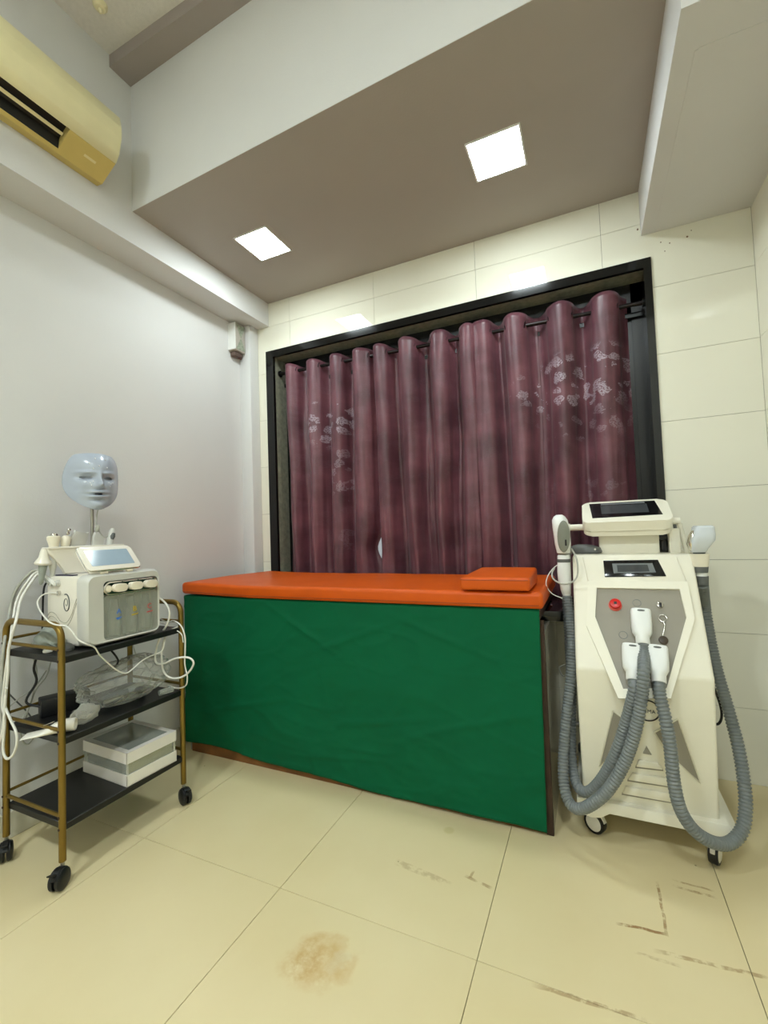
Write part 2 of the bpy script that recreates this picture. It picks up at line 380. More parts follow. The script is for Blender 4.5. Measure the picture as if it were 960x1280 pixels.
# back wall with the window hole, clad in 30 x 60 tiles
wb = thing('wall_back', (0, YB, 0), None, None, kind='structure')
bm = box(XW - .2, WX0, YB + .012, YB + .30, 0, 3.3); box(WX1, XR + .2, YB + .012, YB + .30, 0, 3.3, bm=bm); box(WX0, WX1, YB + .012, YB + .30, 0, WZ0 - .06, bm=bm); box(WX0, WX1, YB + .012, YB + .30, WZ1, 3.3, bm=bm)
add('masonry', bm, 'grout', wb)
XS = [XW] + [-1.645 + .585 * k for k in range(4)] + [XR]; ZS = [.3 * k for k in range(9)] + [ZC + .02]; ZS[0] = .0
g = .0008
for a, b in zip(XS, XS[1:]):
    for c, d in zip(ZS, ZS[1:]):
        rects = []
        if b <= WX0 or a >= WX1 or d <= WZ0 - .06 or c >= WZ1: rects = [(a + g, b - g, c + g, d - g)]
        else:
            if a < WX0: rects.append((a + g, WX0, c + g, d - g))
            if b > WX1: rects.append((WX1, b - g, c + g, d - g))
            ia, ib = max(a + g, WX0), min(b - g, WX1)
            if d > WZ1: rects.append((ia, ib, WZ1, d - g))
            if c < WZ0 - .06: rects.append((ia, ib, c + g, WZ0 - .06))
        rects = [r for r in rects if r[1] - r[0] > .004 and r[3] - r[2] > .004]
        if not rects: continue
        bm = None
        for r in rects: bm = box(r[0], r[1], YB, YB + .0125, r[2], r[3], bm=bm)
        add('wall_tile', bm, 'wall_tile', wb, smooth=0)
# right wall in the same tile
wr = thing('wall_right', (XR, 0, 0), None, None, kind='structure')
add('masonry', box(XR + .012, XR + .2, YF - .1, YB + .3, 0, 3.3), 'grout', wr)
YS = [YF] + [1.93 - .6 * k for k in range(6, -1, -1)] + [YB]; cache = {}
for a, b in zip(YS, YS[1:]):
    for c, d in zip([.3 * k for k in range(11)], [.3 * k for k in range(1, 11)] + [3.2]):
        k = (round(b - a, 3), round(d - c, 3))
        if k not in cache: cache[k] = to_mesh('wall_tile', box(0, .0125, -(b - a) / 2 + g, (b - a) / 2 - g, -(d - c) / 2 + g, (d - c) / 2 - g), 'wall_tile', 0)
        place('wall_tile', cache[k], (XR, (a + b) / 2, (c + d) / 2), wr)
# left wall: niche below, overhanging flush upper wall, boxed pipe in the corner
add('wall_left', box(XW - .15, XW, YF - .1, YB + .02, 0, ZL), 'paint_wall', kind='structure', smooth=0)
add('wall_left_upper', box(XW - .15, XU, YF - .1, YB - .001, ZL, 3.3), 'paint_wall', kind='structure', smooth=0)
add('trim_1', box(XW - .001, -1.895, 2.195, YB - .001, 0, ZL, .004, 2), 'paint_wall', kind='structure')
add('baseboard_left', box(XW - .001, XW + .01, YF, 2.195, .0, .095, .003, 1), 'skirting', kind='structure')
add('wall_front', box(XW - .2, XR + .2, YF - .2, YF, 0, 3.3), 'paint_wall', kind='structure', smooth=0)
# ceilings
cl = add('ceiling', prism([(XU, 1.338, ZC), (.272, 1.285, ZC), (.272, YB - .001, ZC), (XU, YB - .001, ZC)], (0, 0, .75)), 'paint_ceiling_shaded', kind='structure', smooth=0)
add('ceiling_front_sheet', prism([(XU, 1.336, ZC), (.272, 1.283, ZC), (.272, 1.2845, ZC), (XU, 1.3375, ZC)], (0, 0, .75)), 'paint_wall', kind='structure', smooth=0)  # thin sheet keeps the ceiling's front face in undarkened wall paint
add('ceiling_beam', box(.270, XR, 1.30, YB - .001, ZBEAM, 3.3), 'paint_wall', kind='structure', smooth=0)
bm = box(.323, .331, 1.435, 2.24, ZBEAM - .0012, ZBEAM + .001); box(.331, XR - .002, 1.43, 1.438, ZBEAM - .0012, ZBEAM + .001, bm=bm)
add('trim_2', bm, 'paint_wall', kind='structure')
add('ceiling_step', box(XU - .02, XR, 1.236, 1.36, ZH, ZH + .12), 'paint_taupe', kind='structure', smooth=0)
add('ceiling_upper', box(XU - .02, XR, YF, 1.236, ZH + .055, ZH + .14), 'plaster_white', kind='structure', smooth=0)
# marks of old fixings on the tile
for i, (u, v, s) in enumerate(((859, 296, .006), (826, 303, .004), (837, 304, .004), (864, 288, .003), (831, 314, .003), (797, 287, .006))):
    p = ony(u, v, YB); t = bmesh.new(); bmesh.ops.create_icosphere(t, subdivisions=1, radius=s * .6)
    for w in t.verts: w.co = Vector((p.x + w.co.x * (1 + .5 * random.random()), YB - .0004 + w.co.y * .1, p.z + w.co.z * (1 + random.random())))
    add('wall_chip', t, 'wall_mark', wb)
# ------------------------------------------------------------------ lamps
def led(x0, x1, y0, y1, z, label, room=False):
    t = thing('ceiling_light', ((x0 + x1) / 2, (y0 + y1) / 2, z), label, 'ceiling light', 'square led ceiling panels')
    f = .007; bm = box(x0 - f, x1 + f, y0 - f, y0, z - .004, z + .003); box(x0 - f, x1 + f, y1, y1 + f, z - .004, z + .003, bm=bm); box(x0 - f, x0, y0, y1, z - .004, z + .003, bm=bm); box(x1, x1 + f, y0, y1, z - .004, z + .003, bm=bm)
    add('frame', bm, 'led_frame', t, smooth=0)
    add('diffuser', box(x0, x1, y0, y1, z - .002, z - .0005), 'led_glow_room' if room else 'led_glow', t, smooth=0)
led(-1.535, -1.350, 1.692, 1.89, ZC, 'square glowing led ceiling panel close to the painted side wall')
led(-.362, -.168, 1.68, 1.878, ZC, 'square glowing led ceiling panel in front of the curtain, far from the air conditioner')
led(.06, .26, -1.1, -.9, ZH + .055, 'square led panel in the taller ceiling on the tiled wall side, far from the window', True)
led(-1.3, -1.1, -1.1, -.9, ZH + .055, 'added square led fill panel in the taller ceiling on the painted wall side, far from the window', True)  # unseen panel added as fill light for the room
# ceiling rose near the corner
p = Vector((-1.66, 1.10, ZH + .055))
t = thing('ceiling_rose', p, 'small cream ceiling rose on the upper ceiling near the air conditioner', 'ceiling rose')
add('rose_cap', lathe([(.026, 0), (.026, -.008), (.018, -.018), (0, -.02)], p, (0, 0, 1), 16), 'rose_cream', t)
add('knot', lathe([(.006, -.016), (.008, -.026), (.004, -.036), (0, -.037)], p, (0, 0, 1), 10), 'rose_cream', t)
# ------------------------------------------------------------------ window
w = thing('window_1', (-.765, YB, WZ0), None, None, kind='structure')
FR = .056; D = .125
bm = box(WX0, WX0 + FR, YB - .008, YB + .012, WZ0, WZ1); add('frame_jamb', bm, 'granite', w, smooth=0)
add('frame_jamb', box(WX1 - .03, WX1, YB - .008, YB + .012, WZ0, WZ1), 'granite', w, smooth=0)
FH = .042
add('frame_head', box(WX0 + FR, WX1 - .03, YB - .008, YB + .012, WZ1 - FH, WZ1), 'granite', w, smooth=0)
add('reveal', box(WX0, WX0 + FR - .003, YB + .012, YB + D, WZ0, WZ1), 'granite_reveal_lit', w, smooth=0)
add('reveal', box(WX1 - .027, WX1, YB + .012, YB + D, WZ0, WZ1), 'granite', w, smooth=0)
add('reveal', box(WX0 + FR - .003, WX1 - .027, YB + .012, YB + D, WZ1 - FH + .003, WZ1), 'granite_reveal_lit', w, smooth=0)
yw = YB + D
bm = box(WX0, WX1, yw, yw + .06, WZ0, WZ0 + .05); box(WX0, WX1, yw, yw + .06, WZ1 - .13, WZ1, bm=bm); box(WX0, WX0 + .09, yw, yw + .06, WZ0, WZ1, bm=bm); box(WX1 - .075, WX1, yw, yw + .06, WZ0, WZ1, bm=bm)
add('sash_frame', bm, 'black_metal', w, smooth=0)
for i, (a, b) in enumerate(((-1.74, -1.05), (-1.09, -.39), (-.43, .228))):
    y0 = yw + .008 + .018 * (i % 2)
    bm = box(a, a + .045, y0, y0 + .016, .75, 2.11); box(b - .045 - (.03 if i == 2 else 0), b, y0, y0 + .016, .75, 2.11, bm=bm); box(a, b, y0, y0 + .016, .75, .80, bm=bm); box(a, b, y0, y0 + .016, 2.06, 2.11, bm=bm)
    s = add('sash', bm, 'black_metal', w, smooth=0)
    add('pane', box(a + .045, b - .045, y0 + .006, y0 + .010, .80, 2.06), 'window_glass', s, smooth=0)
add('latch', box(.190, .206, yw - .012, yw + .008, 1.32, 1.40, .003, 1), 'zinc', w)
add('track_rail', box(WX0 + FR, WX1 - .03, yw - .02, yw, 2.03, 2.052), 'black_metal', w, smooth=0)
add('sill', box(WX0, WX1, YB - .03, yw + .06, WZ0 - .06, WZ0, .003, 1), 'granite', w, smooth=0)
# curtain rod and curtains
YR = YB + .062
rod = thing('curtain_rod', (-.765, YR, 2.09), 'dark metal curtain rod across the top of the black-framed window', 'curtain rod')
z_rod = lambda x: 2.105 - .018 * (x + 1.7)
add('pole', tube([(x, YR, z_rod(x)) for x in (WX0 + .058, -1.2, -.7, -.2, WX1 - .032)], .010, 12), 'rod_metal', rod)
for x in (WX0 + .056, WX1 - .032): add('bracket', lathe([(.02, -.004), (.02, .004)], (x, YR, z_rod(x)), (1, 0, 0), 14), 'black_metal', rod)
def curtain(crests, x0, x1, name_mat, label, amps, seed, pinch=0):
    # crests: x of the folds that stand towards the room
    H0, H1 = .712, 2.142; nu = 46 * (len(crests) + 1); nv = 64
    kn = []                                       # (x, phase) knots: crest phase 0, valley pi
    kn.append((x0, -.9 * math.pi))
    for i, c in enumerate(crests): kn.append((c, 2 * math.pi * i))
    kn.append((x1, 2 * math.pi * (len(crests) - 1) + .9 * math.pi))
    if crests[0] - x0 < .05: kn[0] = (x0, -.35 * math.pi)
    def ph(x):
        for (a, pa), (b, pb) in zip(kn, kn[1:]):
            if x <= b + 1e-9: return pa + (pb - pa) * (x - a) / (b - a), a
        return kn[-1][1], kn[-1][0]
    def f(u, v):
        z = H0 + (H1 - H0) * v; low = 1 - v
        xx = x0 + (x1 - x0) * u
        shift = .03 * low * math.sin(5 * xx + seed) * min(1, 4 * u) * min(1, 4 * (1 - u)) + .010 * noise.noise((xx * 4, z * 2.2, seed)) * min(1, 3 * low)
        p, _ = ph(min(max(xx + shift, x0), x1))
        i = min(len(amps) - 1, max(0, int(round(p / (2 * math.pi))))); A = amps[i]
        A *= 1 - .12 * low * low
        cp = math.cos(p); cp = math.copysign(abs(cp) ** .7, cp)
        y = YR - A * cp * (1 + .25 * noise.noise((xx * 6, z * 1.3, seed + 3)))
        # narrower creases growing downwards
        w2 = .35 + low
        y += .011 * low * math.sin(2.3 * p + 1.5 * seed + 1.5 * z) + .013 * w2 * noise.noise((xx * 15 + .6 * z, z * .9, seed + 9)) + .006 * w2 * (abs(noise.noise((xx * 26 - .8 * z, z * 1.1, seed + 14))) - .25)
        y += .003 * noise.noise((xx * 34, z * 7, seed + 5))
        y = min(y, YB + D - .006)
        dx = .010 * math.sin(p) * v
        if pinch: dx += pinch * math.exp(-((z - .97) / .08) ** 2) * (max(0, u - .85) / .15 if pinch < 0 else max(0, .15 - u) / .15)
        zz = z - (.016 * (1 - math.cos(p)) / 2 if v > .97 else 0)
        if v > .9: zz -= .018 * (xx + 1.7) * 0
        return Vector((xx + dx, y, zz))
    t, V, uvl = grid(nu, nv, f)
    L = (x1 - x0) * 1.7
    for i in range(nu):
        for j in range(nv):
            fc = t.faces.new((V[i][j], V[i + 1][j], V[i + 1][j + 1], V[i][j + 1]))
            for lp, (a, b) in zip(fc.loops, ((i, j), (i + 1, j), (i + 1, j + 1), (i, j + 1))): lp[uvl].uv = (x0 + (x1 - x0) * a / nu, H0 + (H1 - H0) * b / nv)
    th = thing('curtain', ((x0 + x1) / 2, YR, H0), label, 'curtain', 'aubergine eyelet curtains at the window')
    o = add('fabric', t, name_mat, th, smooth=180)
    sm = o.modifiers.new('solid', 'SOLIDIFY'); sm.thickness = .0016; sm.offset = 0
    # eyelets where the cloth crosses the rod
    for i, c in enumerate(crests):
        for s in (-1, 1):
            q = 2 * math.pi * i + s * math.pi / 2
            for (a, pa), (b, pb) in zip(kn, kn[1:]):
                if pa <= q <= pb:
                    x = a + (b - a) * (q - pa) / (pb - pa); R0 = .021
                    ring = [Vector((x + s * .004 * math.sin(k), YR + R0 * math.cos(k), z_rod(x) + R0 * math.sin(k))) for k in [2 * math.pi * j / 16 for j in range(17)]]
                    add('eyelet', tube(ring, .003, 6), 'rod_metal', th)
curtain_mat('curtain_flower_left', [(-1.42, 1.76, .17, .17, .5), (-1.33, 1.50, .09, .26, .26), (-1.30, 1.05, .06, .1, .12)])
curtain_mat('curtain_plain', [])
curtain_mat('curtain_flower_right', [(-.03, 1.74, .30, .15, .55), (.0, 1.56, .24, .10, .24), (.06, 1.83, .18, .08, .5), (.0, 1.24, .2, .06, .15)])
curtain((-1.682, -1.514, -1.345, -1.19), -1.735, -1.085, 'curtain_flower_left', 'dark purple satin curtain with pale blossoms at the painted wall side', (.044, .046, .048, .044), 1.3, -.050)
curtain((-1.06, -.89, -.695, -.54), -1.118, -.475, 'curtain_plain', 'plain dark purple satin curtain hanging between the two blossom-printed ones', (.044, .047, .049, .044), 4.1, .010)
curtain((-.462, -.306, -.08, .112), -.505, .205, 'curtain_flower_right', 'dark purple satin curtain with a band of pale blossoms behind the white laser machine', (.044, .047, .051, .052), 7.7)
# granite ledge under the window
add('window_ledge', box(-1.895, -.085, 1.90, YB - .001, .688, .728, .003, 2), 'granite', label='black polished granite ledge under the window at the end of the couch', cat='ledge')
# ------------------------------------------------------------------ stabiliser box high on the left wall
bx = thing('power_unit', (-1.95, 2.15, 2.2), 'small grey power unit with an hourglass print high in the wall corner', 'power unit')
add('housing', box(XW, -1.925, 2.10, 2.192, 2.215, 2.39, .006, 2), 'stabiliser', bx)
def pv(y, z): return Vector((-1.9245, y, z))
for pts in ([(2.108, 2.38), (2.186, 2.38), (2.150, 2.30)], [(2.150, 2.30), (2.186, 2.225), (2.108, 2.225)]):
    add('print_panel', prism([pv(*q) for q in pts], (.0016, 0, 0)), 'stabiliser_print', bx, smooth=0)
add('rib', box(XW, -1.922, 2.0975, 2.1005, 2.22, 2.385), 'plug_white', bx, smooth=0)
add('underside', box(XW, -1.94, 2.112, 2.182, 2.185, 2.215, .008, 2), 'stabiliser_dark', bx)
add('wire', tube(smooth_path([(-1.955, 2.16, 2.186), (-1.95, 2.17, 2.178), (-1.95, 2.182, 2.185), (-1.962, 2.19, 2.20)]), .0025, 6), 'dark_red', bx)
# ------------------------------------------------------------------ air conditioner
ac = thing('air_conditioner', (-1.72, .75, 2.55), 'yellowed cream split air conditioner high on the painted wall', 'air conditioner')
y0, y1 = .20, 1.18; yo = lambda pts, a: [(x, a, z) for x, z in pts]
prof = [(XU, 2.556), (-1.775, 2.552), (-1.690, 2.606), (-1.668, 2.64), (-1.655, 2.70), (-1.652, 2.745), (-1.662, 2.79), (-1.70, 2.83), (XU, 2.845)]
lower = [(XU, 2.556), (-1.775, 2.552), (-1.690, 2.606), (-1.72, 2.66), (XU, 2.66)]
upper = [(-1.690, 2.6065), (-1.668, 2.64), (-1.655, 2.70), (-1.652, 2.745), (-1.662, 2.79), (-1.70, 2.83), (XU, 2.845), (XU, 2.662), (-1.722, 2.662)]
add('front_cover', prism(yo(upper, y0), (0, y1 - y0, 0), .002, 1), 'ac_shell', ac, smooth=50)
bm = prism(yo(lower, 1.00), (0, y1 - .003 - 1.00, 0)); prism(yo(lower, y0 + .003), (0, .10, 0), bm=bm)
low_back = [(XU, 2.5565), (-1.775, 2.5525), (-1.762, 2.5608), (-1.775, 2.60), (XU, 2.655)]
prism(yo(low_back, y0 + .1), (0, 1.00 - y0 - .1, 0), bm=bm)
add('lower_casing', bm, 'ac_lower', ac, smooth=0)
add('outlet_recess', prism(yo([(-1.775, 2.60), (-1.762, 2.5612), (-1.755, 2.60), (-1.705, 2.632), (-1.692, 2.6085), (-1.70, 2.66), (-1.79, 2.66)], y0 + .1), (0, 1.0 - y0 - .1, 0)), 'ac_dark', ac, smooth=0)
for (xa, za) in ((-1.726, 2.598),):
    bm = box(-.5, .5, y0 + .11, .995, -.5, .5); d = Vector((.82, 0, .52)); n = Vector((-.52, 0, .82))
    for v in bm.verts: v.co = Vector((xa, v.co.y, za)) + d * v.co.x * .012 + n * v.co.z * .003
    add('louver', bm, 'ac_louver', ac, smooth=0)
bm = box(-.5, .5, 1.075, 1.12, -.5, .5)
for v in bm.verts: v.co = Vector((-1.728, v.co.y, 2.582)) + d * v.co.x * .010 + n * v.co.z * .002
add('badge', bm, 'ac_louver', ac, smooth=0)
# ================================================================== TREATMENT COUCH
YC = 1.672
ct = thing('couch_base', (-1.03, 1.95, 0), 'long boarded couch base with a grey laminate end panel under the orange mattress', 'couch base')
add('end_panel', box(-.184, -.166, YC + .012, 2.25, 0, .687, .001, 1), 'laminate_grey', ct, smooth=0)
add('end_panel', box(-1.892, -1.874, YC + .012, 2.25, 0, .687, .001, 1), 'laminate_grey', ct, smooth=0)
bm = box(-.190, -.165, YC - .004, YC + .012, 0, .735, .002, 1)
add('edge_post', bm, 'dark_wood', ct)
add('top_board', box(-1.892, -.176, YC, 2.262, .735, .771, .003, 1), 'dark_wood', ct, smooth=0)
for x in (-1.85, -1.0, -.24): add('spacer', box(x - .03, x + .03, YC + .3, 2.2, .7285, .735), 'dark_wood', ct, smooth=0)
add('plinth', box(-1.874, -.19, YC + .004, YC + .02, .0, .055), 'brown_board', ct, smooth=0)
add('front_panel', box(-1.874, -.19, YC + .008, YC + .02, .055, .735), 'dark_wood', ct, smooth=0)
# green drape tacked along the top edge
def drape(u, v):
    x = -1.898 + (1.898 - .176) * u
    zb = .045 - .03 * u + .008 * math.sin(6 * u + 1) + .004 * math.sin(17 * u); x += -.010 * u * (1 - v)
    s = v * 1.07
    if s <= 1:
        z = zb + (.7755 - zb) * s; y = YC - .009
        k = (1 - s) * .8 + .2
        nn = noise.fractal((x * 3.2 + z * 2.5, z * 5.5 - x * 1.2, .3), 1.0, 2.0, 4)
        y += -.009 * k * nn - .005 * k * math.sin(9 * x + 4 * z) - .004 * abs(noise.noise((x * 7 - z * 7, z * 8, 2.2))) - .0028 * (1 - abs(noise.noise((x * 2.5 + z * 6, z * 8 - x * 2, 5.1)))) ** 9 - .0022 * (1 - abs(noise.noise((x * 5 - z * 5, z * 6 + x * 2, 8.4)))) ** 10
        for (px, pz, ang, am) in ((-.95, .62, .35, .005), (-1.2, .66, -.5, .005), (-.55, .66, -.35, .004), (-.8, .3, .2, .004), (-1.5, .28, .25, .005), (-.4, .35, .3, .004), (-1.05, .12, .1, .005)):
            dd = (x - px) * math.sin(ang) - (z - pz) * math.cos(ang); al = (x - px) * math.cos(ang) + (z - pz) * math.sin(ang)
            y -= am * math.exp(-(dd / .012) ** 2 - (al / .22) ** 2)
        y -= .010 * (1 - s) * u
        y = min(y, YC - .0045)
    else: z = .7755; y = YC - .009 + (s - 1) / .07 * .10
    return Vector((x, y, z))
t, V, uvl = grid(240, 110, drape)
for i in range(240):
    for j in range(110): t.faces.new((V[i][j], V[i + 1][j], V[i + 1][j + 1], V[i][j + 1]))
o = add('drape', t, 'green_cloth', smooth=180, label='dark green cloth drape hanging down the front of the couch', cat='drape')
sm = o.modifiers.new('solid', 'SOLIDIFY'); sm.thickness = .0018; sm.offset = 1
# mattress
ms = thing('mattress', (-1.03, 1.93, .777), 'thin orange leatherette mattress on the couch', 'mattress')
def slab(x0, x1, ya, yb, z0, z1, r, warp, nx=60, ny=16):
    t = bmesh.new(); bmesh.ops.create_cube(t, size=1)
    for v in t.verts: v.co = Vector(((x0 + x1) / 2 + v.co.x * (x1 - x0), (ya + yb) / 2 + v.co.y * (yb - ya), (z0 + z1) / 2 + v.co.z * (z1 - z0)))
    e = [q for q in t.edges if abs(q.verts[0].co.x - q.verts[1].co.x) > .01]; bmesh.ops.subdivide_edges(t, edges=e, cuts=nx, use_grid_fill=True)
    e = [q for q in t.edges if abs(q.verts[0].co.y - q.verts[1].co.y) > .01]; bmesh.ops.subdivide_edges(t, edges=e, cuts=ny, use_grid_fill=True)
    sharp = [q for q in t.edges if len(q.link_faces) == 2 and q.calc_face_angle(0) > .5]
    bmesh.ops.bevel(t, geom=sharp, offset=r, segments=4, profile=.5, affect='EDGES', clamp_overlap=True)
    for v in t.verts: v.co = warp(v.co)
    return t
def mw(c):
    u = (c.x + 1.893) / 1.73; q = (c.y - 1.64) / .6
    z = c.z + .010 * max(0, .25 - u) / .25 + .004 * math.sin(math.pi * q) * (1 if c.z > .80 else 0) * .9
    if c.z > .80: z += .0025 * noise.noise((c.x * 5, c.y * 6, 0))
    x = c.x + .075 * q * max(0, 1 - 6 * u)
    return Vector((x, c.y, z))
add('cushion', slab(-1.893, -.160, 1.640, 2.245, .7775, .836, .016, mw), 'leather', ms, smooth=60)
pp = [(x, 1.6395 if False else 1.641, .7905 + (.010 * max(0, .25 - (x + 1.893) / 1.73) / .25)) for x in [-1.88 + 1.705 * k / 40 for k in range(41)]]
add('seam', tube(pp, .0022, 6), 'leather_seam', ms)
pl = thing('pillow', (-.34, 1.9, .84), 'flat orange leatherette pillow on the end of the mattress', 'pillow')
pa, pb = onz(572.5, 739, .84), onz(664, 739, .84)
px0, px1, py0 = pa.x, pb.x, (pa.y + pb.y) / 2
def pw_(c):
    q = (c.y - py0) / .24; p = (c.x - px0) / (px1 - px0)
    z = c.z
    if c.z > .86: z += .018 * q + .006 * math.sin(math.pi * min(max(p, 0), 1)) * math.sin(math.pi * min(max(q, 0), 1))
    x = c.x + .03 * q * (1 - p)
    return Vector((x, c.y, z))
add('cushion', slab(px0, px1, py0, py0 + .24, .8415, .887, .011, pw_, 14, 12), 'leather', pl, smooth=60)
pr = [(px0 + .006, py0 + .002, .8795)] + [(px0 + (px1 - px0) * k / 12, py0 + .0008, .8785) for k in range(1, 12)] + [(px1 - .006, py0 + .002, .8795)]
add('piping', tube(pr, .0022, 6), 'leather_seam', pl)
# ================================================================== LASER MACHINE
XL0, XL1 = -.068, .318
PB = Vector((0, 1.706, .135)); PM = Vector((0, 1.65, .585)); PT = Vector((0, 1.866, .95))
NL = Vector((0, -(PM.z - PB.z), (PM.y - PB.y))).normalized(); NU = Vector((0, -(PT.z - PM.z), (PT.y - PM.y))).normalized()
def lo(u, v): return onpl(u, v, PB, NL)
def up(u, v): return onpl(u, v, PM, NU)
def face(u, v):
    p = up(u, v); return p if p.z > PM.z else lo(u, v)
lm = thing('laser_machine', (.125, 1.9, 0), 'tall white cosmetic laser machine on castors with two screens, beside the couch', 'laser machine')
body = prism([(XL0, 1.706, .135), (XL0, 1.65, .585), (XL0, 1.866, .95), (XL0, 2.07, .95), (XL0, 2.09, .135)], (XL1 - XL0, 0, 0), .010, 3)
add('body', body, 'machine_white', lm)
# base with feet
pz = [(-.088, .142), (-.088, .092), (-.045, .082), (-.012, .088), (.010, .112), (.248, .112), (.270, .085), (.300, .078), (.352, .082), (.366, .098), (.362, .128), (.335, .146)]
base = add('base', prism([(x, 1.682, z) for x, z in pz], (0, .44, 0), .004, 2), 'machine_white', lm)
def caster(name, x, y, r, wid, ang, parent, wheel_m, tyre_m, fork_m, top, fork_z):
    d = Vector((math.cos(ang), math.sin(ang), 0)); ax = Vector((-d.y, d.x, 0)); c = Vector((x, y, r))
    q = thing(name, (0, 0, 0), None, None) if parent is None else None
    wh = add('caster', lathe([(r * .80, -wid / 2), (r * .96, -wid / 2), (r, -wid / 2 + .004), (r, wid / 2 - .004), (r * .96, wid / 2), (r * .80, wid / 2)], c, ax, 24), tyre_m, parent)
    add('wheel_disc', lathe([(0, -wid / 2 - .004), (r * .55, -wid / 2 - .003), (r * .82, -wid / 2 + .001), (r * .82, wid / 2 - .001), (r * .55, wid / 2 + .003), (0, wid / 2 + .004)], c, ax, 24), wheel_m, wh)
    st = c + d * (-.018)
    fk = [c + d * (r * .35) + Vector((0, 0, r * .55)), c + d * (r * .1) + Vector((0, 0, r * 1.08)), c - d * (r * .7) + Vector((0, 0, r * 1.02)), c - d * (r * 1.08) + Vector((0, 0, r * .35)), c - d * (r * .75) + Vector((0, 0, r * .1))]
    add('fork', prism([p - ax * (wid / 4) for p in fk], ax * (wid * .5), .002, 2), fork_m, wh)
    add('stem', tube([(st.x, st.y, r * 1.3), (st.x, st.y, top)], .0065, 10), 'zinc', wh)
caster('caster', -.035, 1.745, .036, .026, 2.6, lm, 'caster_white', 'black_plastic', 'caster_white', .10, 0)
caster('caster', .302, 1.725, .034, .026, 1.2, lm, 'caster_white', 'black_plastic', 'caster_white', .10, 0)
caster('caster', -.035, 2.06, .036, .026, .6, lm, 'caster_white', 'black_plastic', 'caster_white', .10, 0)
caster('caster', .30, 2.06, .036, .026, 2.1, lm, 'caster_white', 'black_plastic', 'caster_white', .10, 0)
def slabp(name, px, off, thick, m, parent=lm, fn=face, nrm=None, r=0, smooth=40):
    nn = nrm or NU
    return add(name, prism([fn(*q) + nn * off for q in px], nn * thick, r, 2), m, parent, smooth)
def ringp(name, outer, inner, off, thick, m, fn=face, nrm=None):
    nn = nrm or NU; t = bmesh.new(); n = len(outer)
    A = [fn(*q) + nn * off for q in outer]; B = [fn(*q) + nn * off for q in inner]
    vs_ = [[t.verts.new(p + nn * h) for p in L] for L in (A, B) for h in (0, thick)]
    ao, at_, bo, bt = vs_
    for i in range(n):
        j = (i + 1) % n
        for a, b in ((at_, bt), (ao, at_), (bt, bo)): t.faces.new((a[i], a[j], b[j], b[i]))
    return add(name, t, m, lm, smooth=0)
# upper display apron, frame and grey recess on the sloping front
slabp('upper_apron', [(728, 697), (845, 697), (858.5, 729), (735.5, 729)], 0, .010, 'machine_white', fn=up, r=.003)
inner = [(746, 736), (849, 738), (857.5, 773), (833, 861), (779, 862), (744, 772)]
outer = [(735, 728), (859, 728.5), (868, 775), (838, 874), (773, 874), (733, 783)]
ringp('front_frame', outer, inner, 0, .011, 'machine_white', fn=up)
slabp('control_panel', inner, 0, .002, 'machine_grey', fn=up, smooth=0)
sc = slabp('lower_display', [(754, 702.5), (822, 701.5), (832.5, 722), (756, 723)], .009, .004, 'bezel_black', fn=up, r=.0015)
slabp('screen', [(765, 706.5), (815, 706), (819.5, 717.5), (767, 718.5)], .0128, .0008, 'screen_strip', sc, fn=up, smooth=0)
slabp('screen_field', [(771, 708.5), (809, 708), (811.5, 716.5), (772, 717)], .0136, .0005, 'screen_dark', sc, fn=up, smooth=0)
# emergency stop
c = up(769, 757)
eb = add('emergency_button', lathe([(.014, 0), (.014, .009), (.0175, .012), (.0185, .017), (.016, .021), (.008, .0225), (0, .0225)], c + NU * .003, NU, 24), 'red_button', lm)
add('button_plate', lathe([(.021, 0), (.021, .0025), (.019, .003), (0, .003)], c + NU * .001, NU, 24), 'red_plate', eb)
add('button_cap', prism([c + NU * .0256 + Vector((a * .0045, 0, 0)) + NU.cross(Vector((1, 0, 0))) * b * .0045 for a, b in ((-1, -1), (1, -1), (1, 1), (-1, 1))], NU * .001), 'black_plastic', eb, smooth=0)
# faint printed rings beside the sockets
for (u, v) in ((796, 754), (779, 794)):
    cc = up(u, v); X = Vector((1, 0, 0)); Y = NU.cross(X)
    pts = [cc + NU * .0022 + (X * math.cos(k * math.pi / 12) + Y * math.sin(k * math.pi / 12)) * .0125 for k in range(25)]
    add('printed_ring', tube(pts, .0007, 5), 'screen_strip', lm)
# key switch, key ring, tag
c = up(825, 757)
ks = add('key_switch', lathe([(.0105, 0), (.0105, .005), (.008, .0065), (0, .0065)], c + NU * .002, NU, 20), 'key_metal', lm)
Xv = Vector((1, 0, 0)); Yv = NU.cross(Xv)
if Yv.z < 0: Yv = -Yv
kc = c + NU * .014
add('key', prism([kc + Xv * a + Yv * b for a, b in ((-.004, .004), (.004, .004), (.0035, -.012), (-.0035, -.012))], NU * .004, .001, 1), 'black_plastic', ks)
rc = up(828, 774) + NU * .010
add('key_ring', tube([rc + (Xv * math.cos(k * math.pi / 10) + Yv * math.sin(k * math.pi / 10)) * .0115 for k in range(21)], .0014, 6), 'key_metal', ks)
tg = up(829, 801) + NU * .006
add('key_chain', tube(smooth_path([rc - Yv * .011, rc - Yv * .024 + Xv * .003, tg + Yv * .013]), .0016, 6), 'key_metal', ks)
tgo = add('key_tag', lathe([(.012, 0), (.0135, .001), (.0135, .0035), (.012, .0045), (0, .0045)], tg, NU, 24), 'key_tag', ks)
